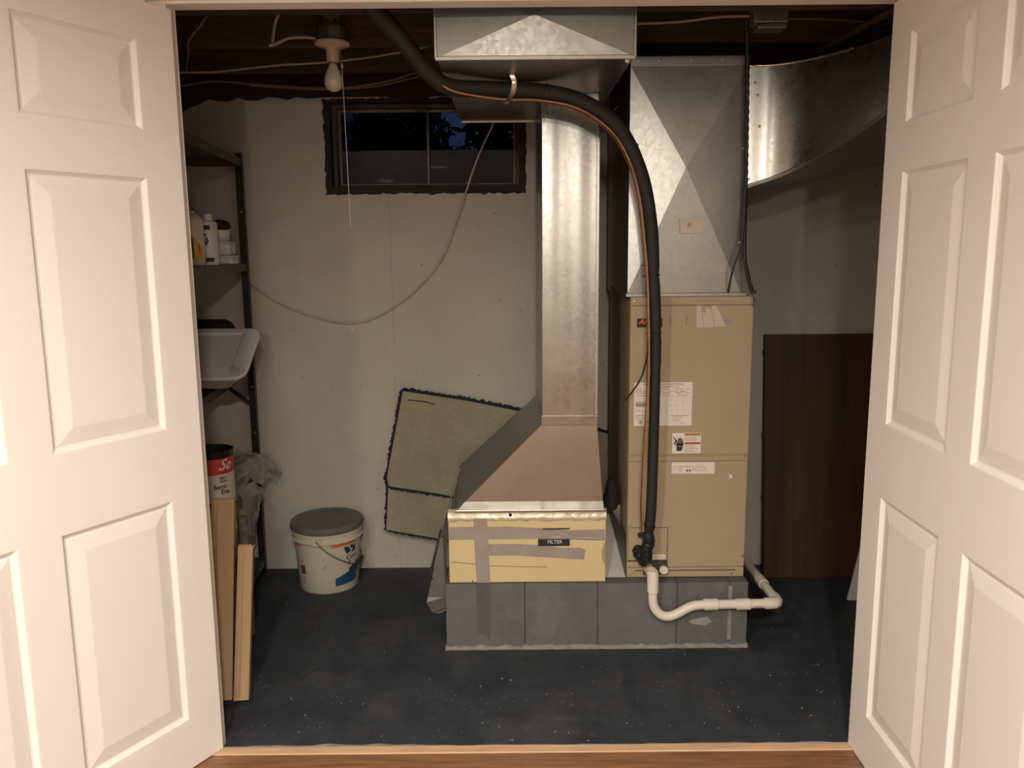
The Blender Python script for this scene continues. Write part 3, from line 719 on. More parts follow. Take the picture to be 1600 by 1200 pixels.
tape([(-.093,.351),(-.092,.394),(.0,.394),(.10,.389),(.18,.378),(.240,.378),(.257,.369),(.253,.332),(.15,.341),(.02,.350)], .0014)
tape([(-.142,.490),(-.093,.490),(-.090,.42),(-.089,.35),(-.084,.249),(-.133,.249),(-.138,.35),(-.140,.42)], .0022)
tape([(-.090,.348),(-.086,.385),(-.096,.392),(-.122,.37),(-.128,.352),(-.11,.346)], .0034)
# wrinkles in the tape
for (pts, r) in (([(.05,.449),(.10,.441),(.16,.428),(.22,.418),(.29,.413)],.0026),([(.06,.452),(.12,.446),(.19,.436),(.23,.421)],.002),([(.09,.414),(.13,.420),(.19,.421),(.25,.412),(.32,.412)],.0024),([(-.09,.386),(-.07,.388),(-.05,.387)],.002),([(.09,.379),(.13,.374),(.17,.372),(.21,.375)],.002)):
    MB().tube(crom([(x,GY-.0015,z) for x,z in pts],5), r, 6).build('tape_wrinkle', M['tape'], fb, smooth=60)
MB().box(.105,.200,GY-.0032,GY,.4475,.4515).build('slot', M['ink'], fb)
fs_ = MB().box(.088,.201,GY-.0030,GY,.386,.411).build('label', M['ink'], fb); tag(fs_, 'black label strip with pale letters')
text('FILTER', .019, M['white'], fs_, (.122,GY-.0034,.391), sx=.95)
# finger notch, its shade painted as a flat darker patch, and scuffs
MB().add([(.3295,GY-.0008,.40),(.322,GY-.0008,.385),(.316,GY-.0008,.36),(.317,GY-.0008,.34),(.323,GY-.0008,.32),(.3295,GY-.0008,.312)],[(0,1,2,3,4,5)]).build('finger_notch_shade', mat('yellow_shade_board',(.34,.28,.15),.6,var=.08), fb, recalc=False)
MB().tube(crom([(-.228,GY-.0004,.328),(-.16,GY-.0004,.322),(-.10,GY-.0004,.314),(0,GY-.0004,.309),(.12,GY-.0004,.306)],4),.0009,5).build('crease', M['brownink'], fb)
MB().disc((-.148,GY,.2545),.0028,(0,-1,0),.0008,12).build('hole', M['hole'], fb)
# tape tail over the plinth belongs to the vertical strip
tt = MB().prism([(x,PY0-.0022,z) for x,z in ((-.135,.2485),(-.086,.2485),(-.084,.10),(-.086,.045),(-.092,.036),(-.096,.048),(-.110,.058),(-.130,.066))],(0,.0016,0)).build('tape_tail', mat('painted_tape',(.085,.088,.085),.6,var=.1,vscale=10), fb)

# ================================================================== LINE SET (insulated hose)
ls = thing('refrigerant_line', 'black insulated refrigerant hose looping down in front of the furnace', 'hose', (.47,2.76,.39))
hp_ = [(-.46,2.385,2.20),(-.385,2.40,2.105),(-.335,2.42,2.055),(-.279,2.45,1.992),(-.240,2.48,1.945),(-.178,2.512,1.906),(-.069,2.55,1.905),(.085,2.58,1.902),(.222,2.6,1.873),(.333,2.62,1.80),(.410,2.65,1.668),(.450,2.68,1.51),(.465,2.7,1.346),(.480,2.72,1.155),(.483,2.73,.957),(.483,2.74,.756),(.482,2.75,.548),(.477,2.755,.46)]
hr = [.027,.027,.026,.025,.025,.0245,.0235,.0245,.0255,.025,.0235,.0225,.0215,.0195,.0185,.0185,.0185,.0185]
hh = crom([p+(r,) for p,r in zip(hp_,hr)], 6)
rad = []
for i,q in enumerate(hh):
    r = q[3]
    for tz in (1.345,1.158,1.03):
        if q[2] < 1.5: r *= 1-.14*math.exp(-((q[2]-tz)/.012)**2)
    rad.append(r)
MB().tube([q[:3] for q in hh], rad, 14).build('insulation', M['rubber'], ls, smooth=60)
random.seed(6)
wr = crom([(.476,2.755,.475),(.474,2.757,.44),(.478,2.762,.41),(.470,2.765,.385),(.472,2.772,.355),(.466,2.780,.335),(.455,2.800,.345),(.449,2.824,.358)],5)
MB().tube(wr, [.021+random.uniform(-.003,.003) for _ in wr], 12).build('wrapped_end', M['blackpl'], ls, smooth=70)
MB().tube(crom([(.474,2.765,.42),(.468,2.785,.425),(.457,2.822,.415)],4), .011, 10).build('liquid_stub', M['blackpl'], ls, smooth=60)
wp = [(-.225,2.49,1.925),(-.168,2.485,1.890),(-.105,2.51,1.880),(-.012,2.54,1.873),(.094,2.56,1.873),(.21,2.575,1.850),(.312,2.6,1.786),(.375,2.63,1.695),(.411,2.655,1.585),(.433,2.675,1.440),(.445,2.685,1.326),(.453,2.69,1.158),(.457,2.70,.966),(.452,2.715,.764),(.449,2.73,.577),(.455,2.745,.455)]
MB().tube(crom(wp,5), .0033, 8).build('copper_wire', M['copper'], ls, smooth=60)
MB().tube(crom([(x-.006,y+.004,z-.003) for x,y,z in wp[4:]],5), .0024, 6).build('brown_wire', M['brownink'], ls, smooth=60)
MB().tube(crom([(.456,2.70,1.146),(.447,2.695,1.072),(.432,2.70,1.01),(.405,2.705,.962),(.378,2.72,.924)],6), .0028, 6).build('loose_wire', M['blackpl'], ls, smooth=60)
def tie(i, r, tail):
    p = Vector(hh[i][:3]); T = (Vector(hh[i+1][:3])-Vector(hh[i-1][:3])).normalized(); U = T.orthogonal().normalized(); V_ = T.cross(U)
    mb = MB().tube([p+U*math.cos(a)*r+V_*math.sin(a)*r for a in [2*math.pi*k/20 for k in range(21)]], .0022, 6)
    mb.tube([p+Vector(tail)*r, p+Vector(tail)*(r+.016)], .002, 6)
    return mb.build('cable_tie', M['blackpl'], ls, smooth=60)
tie(43, .0262, (0,-.3,-1)); tie(52, .0268, (.7,-.3,.7)); tie(57,.0260,(-.7,-.5,-.3)); tie(71,.0205,(-1,-.2,.1)); tie(72,.0205,(-1,-.2,-.1)); tie(78,.0188,(-1,-.3,0)); tie(81,.0188,(-1,-.4,0.1))
st = thing('pipe_strap', 'short pale metal strap holding the black hose to the box duct', 'strap', (.01,2.53,1.93))
sv = crom([(.005,2.492,1.938),(.014,2.496,1.915),(.010,2.512,1.888),(-.004,2.535,1.868),(-.012,2.56,1.863)],6)
ms = MB(); 
for s_ in (0,):
    vs = []
    for x,y,z in sv: vs += [(x-.007,y,z),(x+.007,y,z),(x+.007,y+.0015,z+.0012),(x-.007,y+.0015,z+.0012)]
    ms.add(vs, [(i*4+k,i*4+(k+1)%4,(i+1)*4+(k+1)%4,(i+1)*4+k) for i in range(len(sv)-1) for k in range(4)])
ms.build('band', M['galv2'], st, smooth=50); MB().disc((.013,2.4935,1.912),.0045,(0,-1,0),.003,12).build('bolt', M['screw'], st)

# ================================================================== CONDENSATE DRAIN
dr = thing('drain_pipe', 'cream plastic condensate drain pipe with a trap running round the plinth', 'pipe', (.49,2.74,.2))
PR = .0165
MB().tube([(.487,2.828,.290),(.490,2.765,.292)], .018, 16).build('stub', M['pvc'], dr, smooth=50)
MB().tube([(.490,2.765,.300),(.490,2.742,.296)], .019, 16).build('tee_branch', M['pvc'], dr, smooth=50)
MB().tube([(.490,2.742,.306),(.492,2.742,.232)], .0205, 20).build('tee', M['pvc'], dr, smooth=50, bevel=.002)
MB().tube([(.490,2.742,.313),(.490,2.742,.305)], .0185, 20).build('tee_cap', M['pvc'], dr, smooth=50, bevel=.002)
MB().tube(crom([(.492,2.742,.236),(.492,2.741,.205),(.497,2.740,.180),(.511,2.738,.158),(.530,2.736,.146),(.553,2.735,.145),(.578,2.735,.154),(.604,2.735,.169),(.628,2.735,.181),(.655,2.735,.186),(.70,2.735,.187)],5), PR, 16).build('trap', M['pvc'], dr, smooth=60)
MB().tube([(.69,2.735,.187),(.90,2.735,.190)], PR, 16).build('run', M['pvc'], dr, smooth=60)
for a,b in ((.672,.722),(.786,.836)): MB().tube([(a,2.735,.187),(b,2.735,.188)], .0205, 20).build('coupling', M['pvc'], dr, smooth=50, bevel=.002)
MB().tube(crom([(.888,2.735,.190),(.905,2.735,.190),(.922,2.737,.190),(.934,2.748,.190),(.937,2.765,.190),(.937,2.785,.190)],5), .0205, 18).build('elbow', M['pvc'], dr, smooth=50)
MB().tube([(.937,2.77,.190),(.937,3.44,.178)], PR, 16).build('return_run', M['pvc'], dr, smooth=60)
MB().tube([(.937,2.905,.1875),(.937,2.965,.1865)], .0195, 16).build('coupling', M['pvc'], dr, smooth=50)
MB().tube(crom([(.937,3.42,.178),(.937,3.45,.172),(.937,3.46,.150),(.937,3.46,.0)],5), .0185, 14).build('drop', M['pvc'], dr, smooth=50)
MB().box(.845,.875,2.716,2.7195,.181,.186).build('print', M['greyink'], dr)

# ================================================================== CABLES at the plenum
ac = thing('armoured_cable', 'dark ribbed armoured cable hanging down the right edge of the plenum', 'cable', (.80,2.8,1.25))
path = crom([(.763,2.78,2.15),(.776,2.80,2.023),(.783,2.806,1.822),(.787,2.806,1.616),(.790,2.806,1.42),(.805,2.80,1.33),(.819,2.80,1.285)],30)
path = path[::1]
MB().tube(path, [.0062+(.0016 if i%4<2 else 0) for i in range(len(path))], 8).build('ribbed_sheath', M['shelf'], ac, smooth=60)
MB().box(.815,.832,2.792,2.806,1.278,1.290).build('connector', M['blackpl'], ac)
MB().tube(crom([(.822,2.80,1.280),(.826,2.80,1.255),(.823,2.80,1.235)],4), .002, 5).build('lead', M['blackpl'], ac)
MB().tube(crom([(.825,2.80,1.262),(.834,2.80,1.255),(.838,2.80,1.250)],4), .0015, 5).build('lead', M['blackpl'], ac)
bw = MB().tube(crom([(.785,2.80,1.62),(.784,2.80,1.553),(.776,2.795,1.447),(.752,2.79,1.373),(.744,2.80,1.32),(.745,2.822,1.283)],6), .0035, 7).build('thermostat_cable', M['blackpl'], smooth=60)
tag(bw, 'thin black cable curving down the plenum to the furnace top', 'cable')
lw = MB().tube(crom([(.352,2.90,1.302),(.365,2.885,1.285),(.388,2.86,1.272),(.403,2.84,1.262)],5), .003, 6).build('wire', M['blackpl'], smooth=60); tag(lw, 'stub of black wire at the upper left corner of the furnace', 'wire')
jb = thing('junction_box', 'small grey junction box beside the top of the plenum', 'junction box', (.82,2.74,2.11))
MB().box(.768,.878,2.715,2.775,2.127,2.178).build('box', M['steel'], jb, bevel=.006)
MB().box(.782,.872,2.711,2.776,2.111,2.1265).build('cover', M['steel'], jb, bevel=.003)
for x in (.770,.784): MB().tube([(x,2.706,2.119),(x,2.722,2.119)], .005, 10).build('clamp_screw', M['screw'], jb, smooth=40)
for x in (.80,.835): MB().disc((x,2.7145,2.135),.002,(0,-1,0),.001,8).build('knockout', M['hole'], jb)

# ================================================================== LAMP HOLDER
lx, ly = -.595, 2.905
lf = thing('lamp_holder', 'unlit frosted bulb in a cream porcelain holder under the joists', 'light fixture', (lx,ly,2.11))
MB().lathe([(.0001,2.176),(.046,2.176),(.048,2.170),(.048,2.128),(.0001,2.128)],(lx,ly,0),8).build('ceiling_box', M['steel'], lf)
MB().box(lx-.028,lx+.028,ly-.004,ly+.02,2.176,2.225).build('bracket', M['steel'], lf, bevel=.004)
for x in (-.016,.014): MB().disc((lx+x,ly-.004,2.195),.005,(0,-1,0),.001,10).build('hole', M['hole'], lf)
MB().lathe([(.0001,2.129),(.054,2.129),(.059,2.124),(.058,2.118),(.048,2.1125),(.028,2.109),(.0235,2.102),(.0225,2.085),(.0215,2.066),(.019,2.062),(.0001,2.062)],(lx,ly,0),36).build('porcelain_base', M['porcelain'], lf, smooth=50)
sk = MB().lathe([(.0001,2.068),(.0135,2.068),(.0135,2.056),(.0001,2.056)],(lx,ly,0),20).build('bulb_cap', M['screw'], lf, smooth=40)
MB().lathe([(.0130,2.058),(.015,2.050),(.021,2.035),(.0285,2.019),(.0315,2.003),(.0305,1.989),(.0245,1.976),(.014,1.969),(.0001,1.966)],(lx,ly,0),28).build('bulb', M['bulb'], lf, smooth=60)
pc = thing('pull_cord', 'thin pale pull cord hanging from the lamp holder past the window', 'cord', (-.56,2.90,1.5))
MB().tube([(-.565,2.89,2.11),(-.563,2.89,2.05)], .0012, 6).build('chain', M['screw'], pc)
MB().lathe([(.0001,.010),(.004,.008),(.004,-.004),(.0001,-.006)],(-.562,2.89,2.045),10).build('bell', M['porcelain'], pc, smooth=50)
MB().tube([(-.562,2.89,2.04),(-.556,2.89,1.64),(-.554,2.89,1.515)], .0013, 6).build('string', M['string'], pc)

# ================================================================== CABLES under the joists
def cable(label, pts, r=.0045, m='cable'):
    o = MB().tube(crom(pts,6), r, 7).build('cable', M[m], smooth=60); tag(o, label, 'cable', 'cables under the joists'); return o
cable('pale cable strung behind the bulb from the left to the box duct', [(-1.40,3.27,2.10),(-1.244,3.27,2.11),(-1.11,3.27,2.111),(-.89,3.27,2.132),(-.695,3.27,2.142),(-.475,3.27,2.166),(-.28,3.27,2.201)])
cable('dark sagging cable just above the window', [(-1.45,3.45,2.085),(-1.316,3.45,2.096),(-1.186,3.45,2.112),(-.969,3.45,2.095),(-.712,3.45,2.081),(-.504,3.45,2.104),(-.357,3.4,2.132)], .005, 'cabledark')
cable('second dark cable just above the window, the lower of two', [(-1.05,3.47,2.098),(-.9,3.47,2.088),(-.75,3.47,2.080),(-.55,3.47,2.090),(-.40,3.45,2.115),(-.34,3.43,2.126)], .004, 'cabledark')
cable('short pale cable dropping between joists left of the bulb', [(-.75,2.88,2.25),(-.757,2.88,2.222),(-.776,2.88,2.184),(-.789,2.88,2.12)], .0055)
cable('pale cable slanting down at the far upper left', [(-.97,2.86,2.25),(-1.005,2.87,2.196),(-1.075,2.90,2.135),(-1.105,2.97,2.114),(-1.16,3.1,2.112),(-1.227,3.26,2.114)], .005, 'cabledark')
cable('pale cable arching into the lamp box', [(-.80,2.88,2.112),(-.78,2.88,2.116),(-.736,2.88,2.134),(-.683,2.88,2.137),(-.645,2.89,2.135)], .0055)
cable('pale cable running from the box duct to the junction box', [(.345,2.88,2.165),(.427,2.88,2.170),(.564,2.88,2.175),(.691,2.86,2.184),(.775,2.78,2.165)], .005)
cable('dim cable running right from the junction box', [(.87,2.79,2.165),(.925,2.86,2.178),(1.053,2.88,2.179),(1.159,2.88,2.172),(1.30,2.88,2.157)], .005, 'cabledark')
cable('dim cable looping above the curved duct', [(.86,3.2,2.16),(.901,3.2,2.175),(1.03,3.2,2.205),(1.22,3.2,2.20),(1.436,3.2,2.159)], .004, 'cabledark')
o = MB().tube([(1.125,2.40,2.108),(1.112,2.70,2.112),(1.085,3.20,2.114)], .012, 12).build('copper_pipe', mat('old_copper',(.16,.085,.035),.55,metal=.5,var=.3,vscale=9), smooth=60); tag(o, 'old brownish pipe crossing under the joists above the curved duct', 'pipe')
hc = MB().tube(crom([(-.05,3.50,1.99),(-.07,3.52,1.944),(-.139,3.54,1.805),(-.225,3.55,1.57),(-.262,3.555,1.47),(-.297,3.558,1.395),(-.36,3.56,1.315),(-.439,3.56,1.241),(-.58,3.56,1.151),(-.72,3.56,1.124),(-.858,3.56,1.153),(-.992,3.555,1.21),(-1.109,3.545,1.294),(-1.2,3.54,1.40)],8), .0042, 7).build('hanging_cable', M['cable'], smooth=60)
tag(hc, 'loose pale cable drooping across the wall below the window', 'cable')
nl = MB().box(-.697,-.693,WY-.006,WY,1.085,1.10).build('nail', M['white']); tag(nl, 'tiny white clip on the wall under the drooping cable', 'clip')

# ================================================================== RUG
rg = thing('rug_remnant', 'folded rug remnant with tan backing and navy edges leaning on the wall', 'rug', (-.1,3.5,.1))
random.seed(12)
def lean(z): return 3.548-(.83-z)*.10
def rugpiece(corners, off, name, m, grow=0, jag=0, th=.005):
    # corners: closed polygon in (x,z), subdivided
    n = len(corners); out = []
    cx = sum(c[0] for c in corners)/n; cz = sum(c[1] for c in corners)/n
    for i in range(n):
        a, b = corners[i], corners[(i+1)%n]; L_ = math.hypot(b[0]-a[0],b[1]-a[1]); k = max(1,int(L_/.006)) if jag else max(1,int(L_/.06))
        nx, nz = (b[1]-a[1])/L_, -(b[0]-a[0])/L_
        if nx*(a[0]-cx)+nz*(a[1]-cz) < 0: nx, nz = -nx, -nz
        for q in range(k):
            t = q/k; g = grow+random.uniform(0,jag)
            out.append((a[0]+(b[0]-a[0])*t+nx*g, a[1]+(b[1]-a[1])*t+nz*g))
    return MB().prism([(x, lean(z)-off, z) for x,z in out], (0,th,0)).build(name, m, rg)
upper = [(-.477,.828),(-.20,.784),(.02,.738),(.44,.628),(.40,.23),(-.20,.350),(-.31,.374),(-.545,.412),(-.553,.45)]
lower = [(-.549,.43),(.40,.26),(.36,.045),(-.30,.165),(-.563,.212)]
rugpiece(upper, .024, 'backing', M['rug']); rugpiece(upper, .018, 'pile', M['navy'], .008, .010, .012)
rugpiece(lower, .004, 'under_flap', M['rug']); rugpiece(lower, -.0015, 'pile', M['navy'], .006, .009, .008)
tr = MB().tube(crom([(-.455,lean(.79)-.0255,.789),(-.42,lean(.79)-.0255,.786),(-.38,lean(.78)-.0255,.781),(-.34,lean(.77)-.0255,.770)],4), .0022, 5).build('tear', M['navy'], rg)

# ================================================================== SCRAP SHEET beside the filter box
ss = thing('bent_metal_sheet', 'bent dull grey sheet-metal offcut leaning at the left of the filter box', 'metal sheet', (-.30,3.06,0))
def sheet(pts, th, name, m, parent): return MB().prism(pts, th).build(name, m, parent)
sm = mat('dull_sheet', (.27,.26,.245), .5, var=.12, vscale=8, metal=.45)
sheet([(-.196,2.99,.632),(-.247,3.00,.475),(-.273,3.01,.372),(-.340,3.06,.083),(-.268,3.06,.080),(-.262,3.05,.303),(-.252,3.03,.45),(-.214,3.0,.60)], (.0012,.002,0), 'main_sheet', sm, ss)
sheet([(-.340,3.06,.083),(-.346,3.055,.060),(-.326,3.085,.002),(-.290,3.085,.001),(-.266,3.08,.018),(-.268,3.06,.080)], (.001,.0015,.001), 'curled_foot', sm, ss)
sheet([(-.345,3.06,.085),(-.273,3.01,.375),(-.283,3.03,.372),(-.358,3.085,.08)], (.0012,.001,0), 'folded_edge', M['galvdull'], ss)
MB().tube([(-.326,3.082,.004),(-.266,3.076,.030)], .0014, 5).build('crease', M['beigedark'], ss)
for p in ((-.272,3.010,.350),(-.318,3.042,.165)): MB().disc(p,.0032,(0,-1,0),.0015,10).build('hole', M['hole'], ss)

# flashing between filter box and furnace
fl_ = thing('metal_flashing', 'creased galvanised flashing wedged between filter box and furnace', 'flashing', (.37,3.0,.248))
sheet([(.334,2.835,.250),(.408,2.835,.250),(.360,2.99,.455),(.338,2.99,.455)], (0,.0015,.001), 'front_flap', M['galvdull'], fl_)
sheet([(.408,2.838,.251),(.4095,2.86,.40),(.375,2.99,.455),(.360,2.992,.455)], (0,.0012,0), 'side_flap', M['galvdull'], fl_)
sheet([(.334,2.99,.250),(.408,2.99,.250),(.408,2.99,.475),(.334,2.99,.475)], (0,.0015,0), 'back_plate', M['galvdull'], fl_)
rgg = thing('black_rag', 'small black rag tucked behind the right corner of the filter box', 'rag', (.35,2.93,.475))
random.seed(14)
mb = MB()
mb.lathe([(.0005,.12),(.012,.11),(.020,.08),(.026,.05),(.027,.02),(.020,.0),(.0005,-.004)],(.362,2.93,.478),14)
mb.v = [(x+random.gauss(0,.003),y+random.gauss(0,.003),z+random.gauss(0,.003)) for x,y,z in mb.v]
mb.build('cloth', M['rag'], rgg, smooth=70)

# ================================================================== BUCKET
bx, by = -.806, 3.405
bk = thing('plastic_bucket', 'cream plastic bucket with a grey lid standing against the back wall', 'bucket', (bx,by,0)); bk.scale = (1,1,.94)
def brad(z): return .126+(.1445-.126)*z/.30
MB().lathe([(.0001,.0),(.123,.0),(.126,.004),(brad(.235),.235),(.151,.238),(.152,.243),(.147,.246),(.147,.270),(.153,.273),(.153,.279),(.147,.282),(.147,.292),(.0001,.292)],(bx,by,0),56).build('body', M['cream'], bk, smooth=35)
ld_ = MB().lathe([(.0001,.3085),(.06,.3085),(.135,.3085),(.139,.3125),(.148,.3145),(.153,.311),(.1545,.300),(.1545,.286),(.153,.283),(.147,.283)],(bx,by,0),56).build('lid', M['greylid'], bk, smooth=40)
rb = None
for k in range(18):
    a = R(k*20+8); 
    if rb is None: rb = MB().box(-.002,.002,-.157,-.153,.284,.302).build('lid_rib', M['greylid'], ld_, local=True); q = rb
    else: q = rb.copy(); COL.objects.link(q); q.parent = ld_
    q.location = (bx,by,0); q.rotation_euler = (0,0,a)
def cyl(a, z, off=.0008): r = brad(z)+off; return Vector((bx+r*math.cos(R(a)), by+r*math.sin(R(a)), z))
def wrap(pts, name, m, off=.0008, parent=bk):
    """polygon in (angle deg, z) -> fine patch on the bucket wall; pts is a quad"""
    (a0,z0),(a1,z1),(a2,z2),(a3,z3) = pts; n = 10; vs = []; fs = []
    for i in range(n+1):
        t = i/n
        vs += [cyl(a0+(a1-a0)*t, z0+(z1-z0)*t, off), cyl(a3+(a2-a3)*t, z3+(z2-z3)*t, off)]
    fs = [(2*i,2*i+2,2*i+3,2*i+1) for i in range(n)]
    return MB().add(vs,fs).build(name, m, parent, recalc=False)
wrap([(-72,.218),(-22,.221),(-22,.233),(-72,.233)], 'orange_band', M['orange'])
wrap([(-152,.219),(-128,.219),(-128,.2265),(-152,.2265)], 'orange_band', M['orange'])
wrap([(-66,.033),(-18,.040),(-18,.110),(-66,.070)], 'blue_panel', M['blue'])
wrap([(-38,.072),(-12,.076),(-12,.135),(-38,.108)], 'dark_panel', M['teal'], .0012)
wrap([(-43,.176),(-34,.190),(-41,.213),(-50,.213)], 'emblem', M['teal']); wrap([(-33,.198),(-27,.200),(-30,.219),(-38,.213)], 'emblem', M['teal'])
wrap([(-33,.178),(-24,.183),(-22,.213),(-26,.213)], 'emblem', M['teal'])
text('Con', .034, M['ink'], bk, None, fn=lambda x,y: cyl(-45+x/.14*57.3, .142+y*.9+x*.10, .0011), bold=.0006)
text('P', .026, M['ink'], bk, None, fn=lambda x,y: cyl(-40+x/.14*57.3, .118+y, .0016), bold=.0006)
for (a0,a1,z0,z1) in ((-136,-124,.088,.130),): wrap([(a0,z0),(a1,z0),(a1,z1),(a0,z1)], 'barcode_panel', M['brownink'])
for i in range(9): wrap([(-135+i*1.2,.045),(-134.4+i*1.2,.045),(-134.4+i*1.2,.080),(-135+i*1.2,.080)], 'barcode_bar', M['greyink'])
random.seed(15)
for (a,z) in ((-86,.13),(-84,.122),(-89,.117),(-87,.158),(-82,.128)): wrap([(a,z),(a+2.2,z+.003),(a+2.0,z+.012),(a+.6,z+.009)], 'smudge', M['greyink'])
ear = []
for a in (-95, 85):
    c_ = MB(); n=14; outl = [(-.017,-.022),(.017,-.022),(.017,.006)]+[(.017*math.cos(R(k)),.006+.017*math.sin(R(k))) for k in range(15,180,15)]+[(-.017,.006)]
    rr = .152; dx = Vector((-math.sin(R(a)),math.cos(R(a)),0)); nn = Vector((math.cos(R(a)),math.sin(R(a)),0)); p0 = Vector((bx,by,.258))+nn*.1475
    c_.prism([p0+dx*u+Vector((0,0,v)) for u,v in outl], nn*.009); c_.build('handle_ear', M['cream'], bk, bevel=.0015)
hd = []
for k in range(25):
    t = k/24; a = -95+180*t; s_ = math.sin(math.pi*t)
    r = .160-.018*s_; hd.append((bx+r*math.cos(R(a)), by+r*math.sin(R(a)), .262-.150*s_**.8))
MB().tube(hd, .0026, 8).build('handle', M['steel'], bk, smooth=60)
MB().tube(hd[10:15], .008, 12).build('grip', M['blackpl'], bk, smooth=60)

# ================================================================== SHELF UNIT (long side along the left wall)
SA = R(-5.0)   # slight turn
su = thing('shelf_unit', 'tall black steel shelf unit standing at the left behind the open door', 'shelf', (-1.115,3.525,0), (0,0,-SA*0+R(5.0)))
# local frame: origin at the right rear post, +x right, +y back; shelf spans x -.33..0, y -1.04..0
SH = [1.815,1.384,.868,.523,.075]
def post(x, y, sx_, sy_):
    mb = MB().box(min(x,x+sx_*.034),max(x,x+sx_*.034),min(y,y+sy_*.002),max(y,y+sy_*.002),0,1.84)
    mb.box(min(x,x+sx_*.002),max(x,x+sx_*.002),min(y,y+sy_*.034),max(y,y+sy_*.034),0,1.84)
    return mb.build('post', M['shelf'], su, local=True, bevel=.0008, seg=1)
post(0,0,-1,-1); post(-.33,0,1,-1); post(0,-1.04,-1,1); post(-.33,-1.04,1,1)
for z in SH:
    xr = -.125 if z == SH[2] else -.003      # the middle board is narrower
    mb = MB().box(-.328,xr,-1.037,-.003,z,z+.0015)
    for (a,b,c,d) in ((-.328,xr,-1.037,-1.0355),(-.328,xr,-.0045,-.003),(-.328,-.3265,-1.037,-.003),(xr-.0015,xr,-1.037,-.003)): mb.box(a,b,c,d,z-.030,z+.001)
    mb.build('shelf_board', M['shelfgrey'], su, local=True)
mb = MB().hexa([(-.004,-.006,.770),(-.004,-.003,.770),(-.020,-.003,.762),(-.020,-.006,.762)],[(-.110,-.006,.858),(-.110,-.003,.858),(-.122,-.003,.846),(-.122,-.006,.846)]); mb.build('corner_brace', M['shelf'], su, local=True)
b0 = None
for z in [SH[i]-.015 for i in range(5)]+[.765,1.60,1.1,.65,.3]:
    if b0 is None: b0 = MB().lathe([(.0001,.003),(.004,.0025),(.005,0)],(0,0,0),10).build('bolt', M['screw'], su, local=True, smooth=50); q = b0
    else: q = b0.copy(); COL.objects.link(q); q.parent = su
    q.rotation_euler = (R(90),0,0); q.location = (-.012,-.036,z) if z in () else (-.018,-.0022,z)
    q.rotation_euler = (R(90),0,0)

# helper: shelf-local -> world
SM = Matrix.Translation((-1.115,3.525,0)) @ Matrix.Rotation(R(5.0),4,'Z')
def sw(x,y,z): return SM @ Vector((x,y,z))
zt = SH[1]+.002
# yellow-labelled jug
p = sw(-.076,-.535,zt)
jg = thing('jug', 'cream jug with a yellow and brown label on the upper shelf', 'jug', p)
mb = MB(); mb.lathe([(.0001,0),(.040,0),(.043,.006),(.043,.150),(.040,.165),(.024,.182),(.016,.186),(.016,.192),(.0001,.192)],(0,0,0),28); mb.build('body', M['cream'], jg, local=True, smooth=45)
def cw(mb, r, a0, a1, z0a, z0b, z1a, z1b, n=10):
    vs = []
    for i in range(n+1):
        t=i/n; a=R(a0+(a1-a0)*t); vs += [(r*math.cos(a),r*math.sin(a),z0a+(z0b-z0a)*t),(r*math.cos(a),r*math.sin(a),z1a+(z1b-z1a)*t)]
    return mb.add(vs,[(2*i,2*i+2,2*i+3,2*i+1) for i in range(n)])
cw(MB(),.0436,-110,-15,.022,.022,.145,.060).build('yellow_label', M['yellowbox'], jg, local=True, recalc=False)
cw(MB(),.0440,-110,-62,.026,.026,.130,.092).build('brown_label', M['brownink'], jg, local=True, recalc=False)
cw(MB(),.0441,-45,-30,.040,.040,.078,.074).build('oval_mark', M['orange'], jg, local=True, recalc=False)
# white bottle
p = sw(-.040,-.445,zt)
wbt = thing('white_bottle', 'white bottle with black print beside the yellow-labelled jug', 'bottle', p)
MB().lathe([(.0001,0),(.030,0),(.032,.004),(.032,.150),(.028,.158),(.015,.161),(.0135,.166),(.0001,.166)],(0,0,0),28).build('body', M['whitepl'], wbt, local=True, smooth=45)
MB().lathe([(.0001,.186),(.015,.186),(.0165,.183),(.0165,.163),(.0001,.163)],(0,0,0),24).build('cap', M['whitepl'], wbt, local=True, smooth=45)
for (a0,a1,z0,z1) in ((-115,-60,.128,.144),(-100,-45,.012,.027)): cw(MB(),.0324,a0,a1,z0,z0,z1,z1).build('black_print', M['ink'], wbt, local=True, recalc=False)
for (a,z) in ((-112,.098),(-100,.102),(-106,.085),(-90,.088),(-97,.076),(-84,.079),(-92,.070)): cw(MB(),.0324,a,a+11,z,z+.004,z+.011,z+.014,3).build('black_print', M['ink'], wbt, local=True, recalc=False)
# stack of white things with a black lump on top
hs = [(.0,.034,.105,'flat white package at the bottom of the stack by the shelf post'),(.035,.052,.090,'thick white package in the middle of the stack by the shelf post'),(.088,.045,.070,'small white tub at the top of the stack by the shelf post')]
for (z0,h,wd_,lab) in hs:
    p = sw(-.050,-.24,zt+z0)
    t = thing('white_package' if z0 < .08 else 'white_tub', lab, 'package' if z0 < .08 else 'tub', p, (0,0,R(6)))
    a = wd_/2
    if z0 < .08:
        MB().box(-a,a,-.06,.05,0,h-.006).build('body', M['whitepl'], t, local=True, bevel=.006)
        MB().box(-a-.001,a+.001,-.062,.052,h-.007,h).build('lid', M['whitepl'], t, local=True, bevel=.002)
    else:
        MB().lathe([(.0001,0),(.031,0),(.034,.004),(.035,.036),(.0001,.036)],(0,0,0),24).build('body', M['whitepl'], t, local=True, smooth=45)
        MB().lathe([(.0365,.034),(.0365,.044),(.0001,.045)],(0,0,0),24).build('lid', M['whitepl'], t, local=True, smooth=45)
p = sw(-.048,-.24,zt+.1345)
bl = thing('black_cloth', 'black crumpled lump lying on the white tub by the shelf post', 'cloth', p)
random.seed(16)
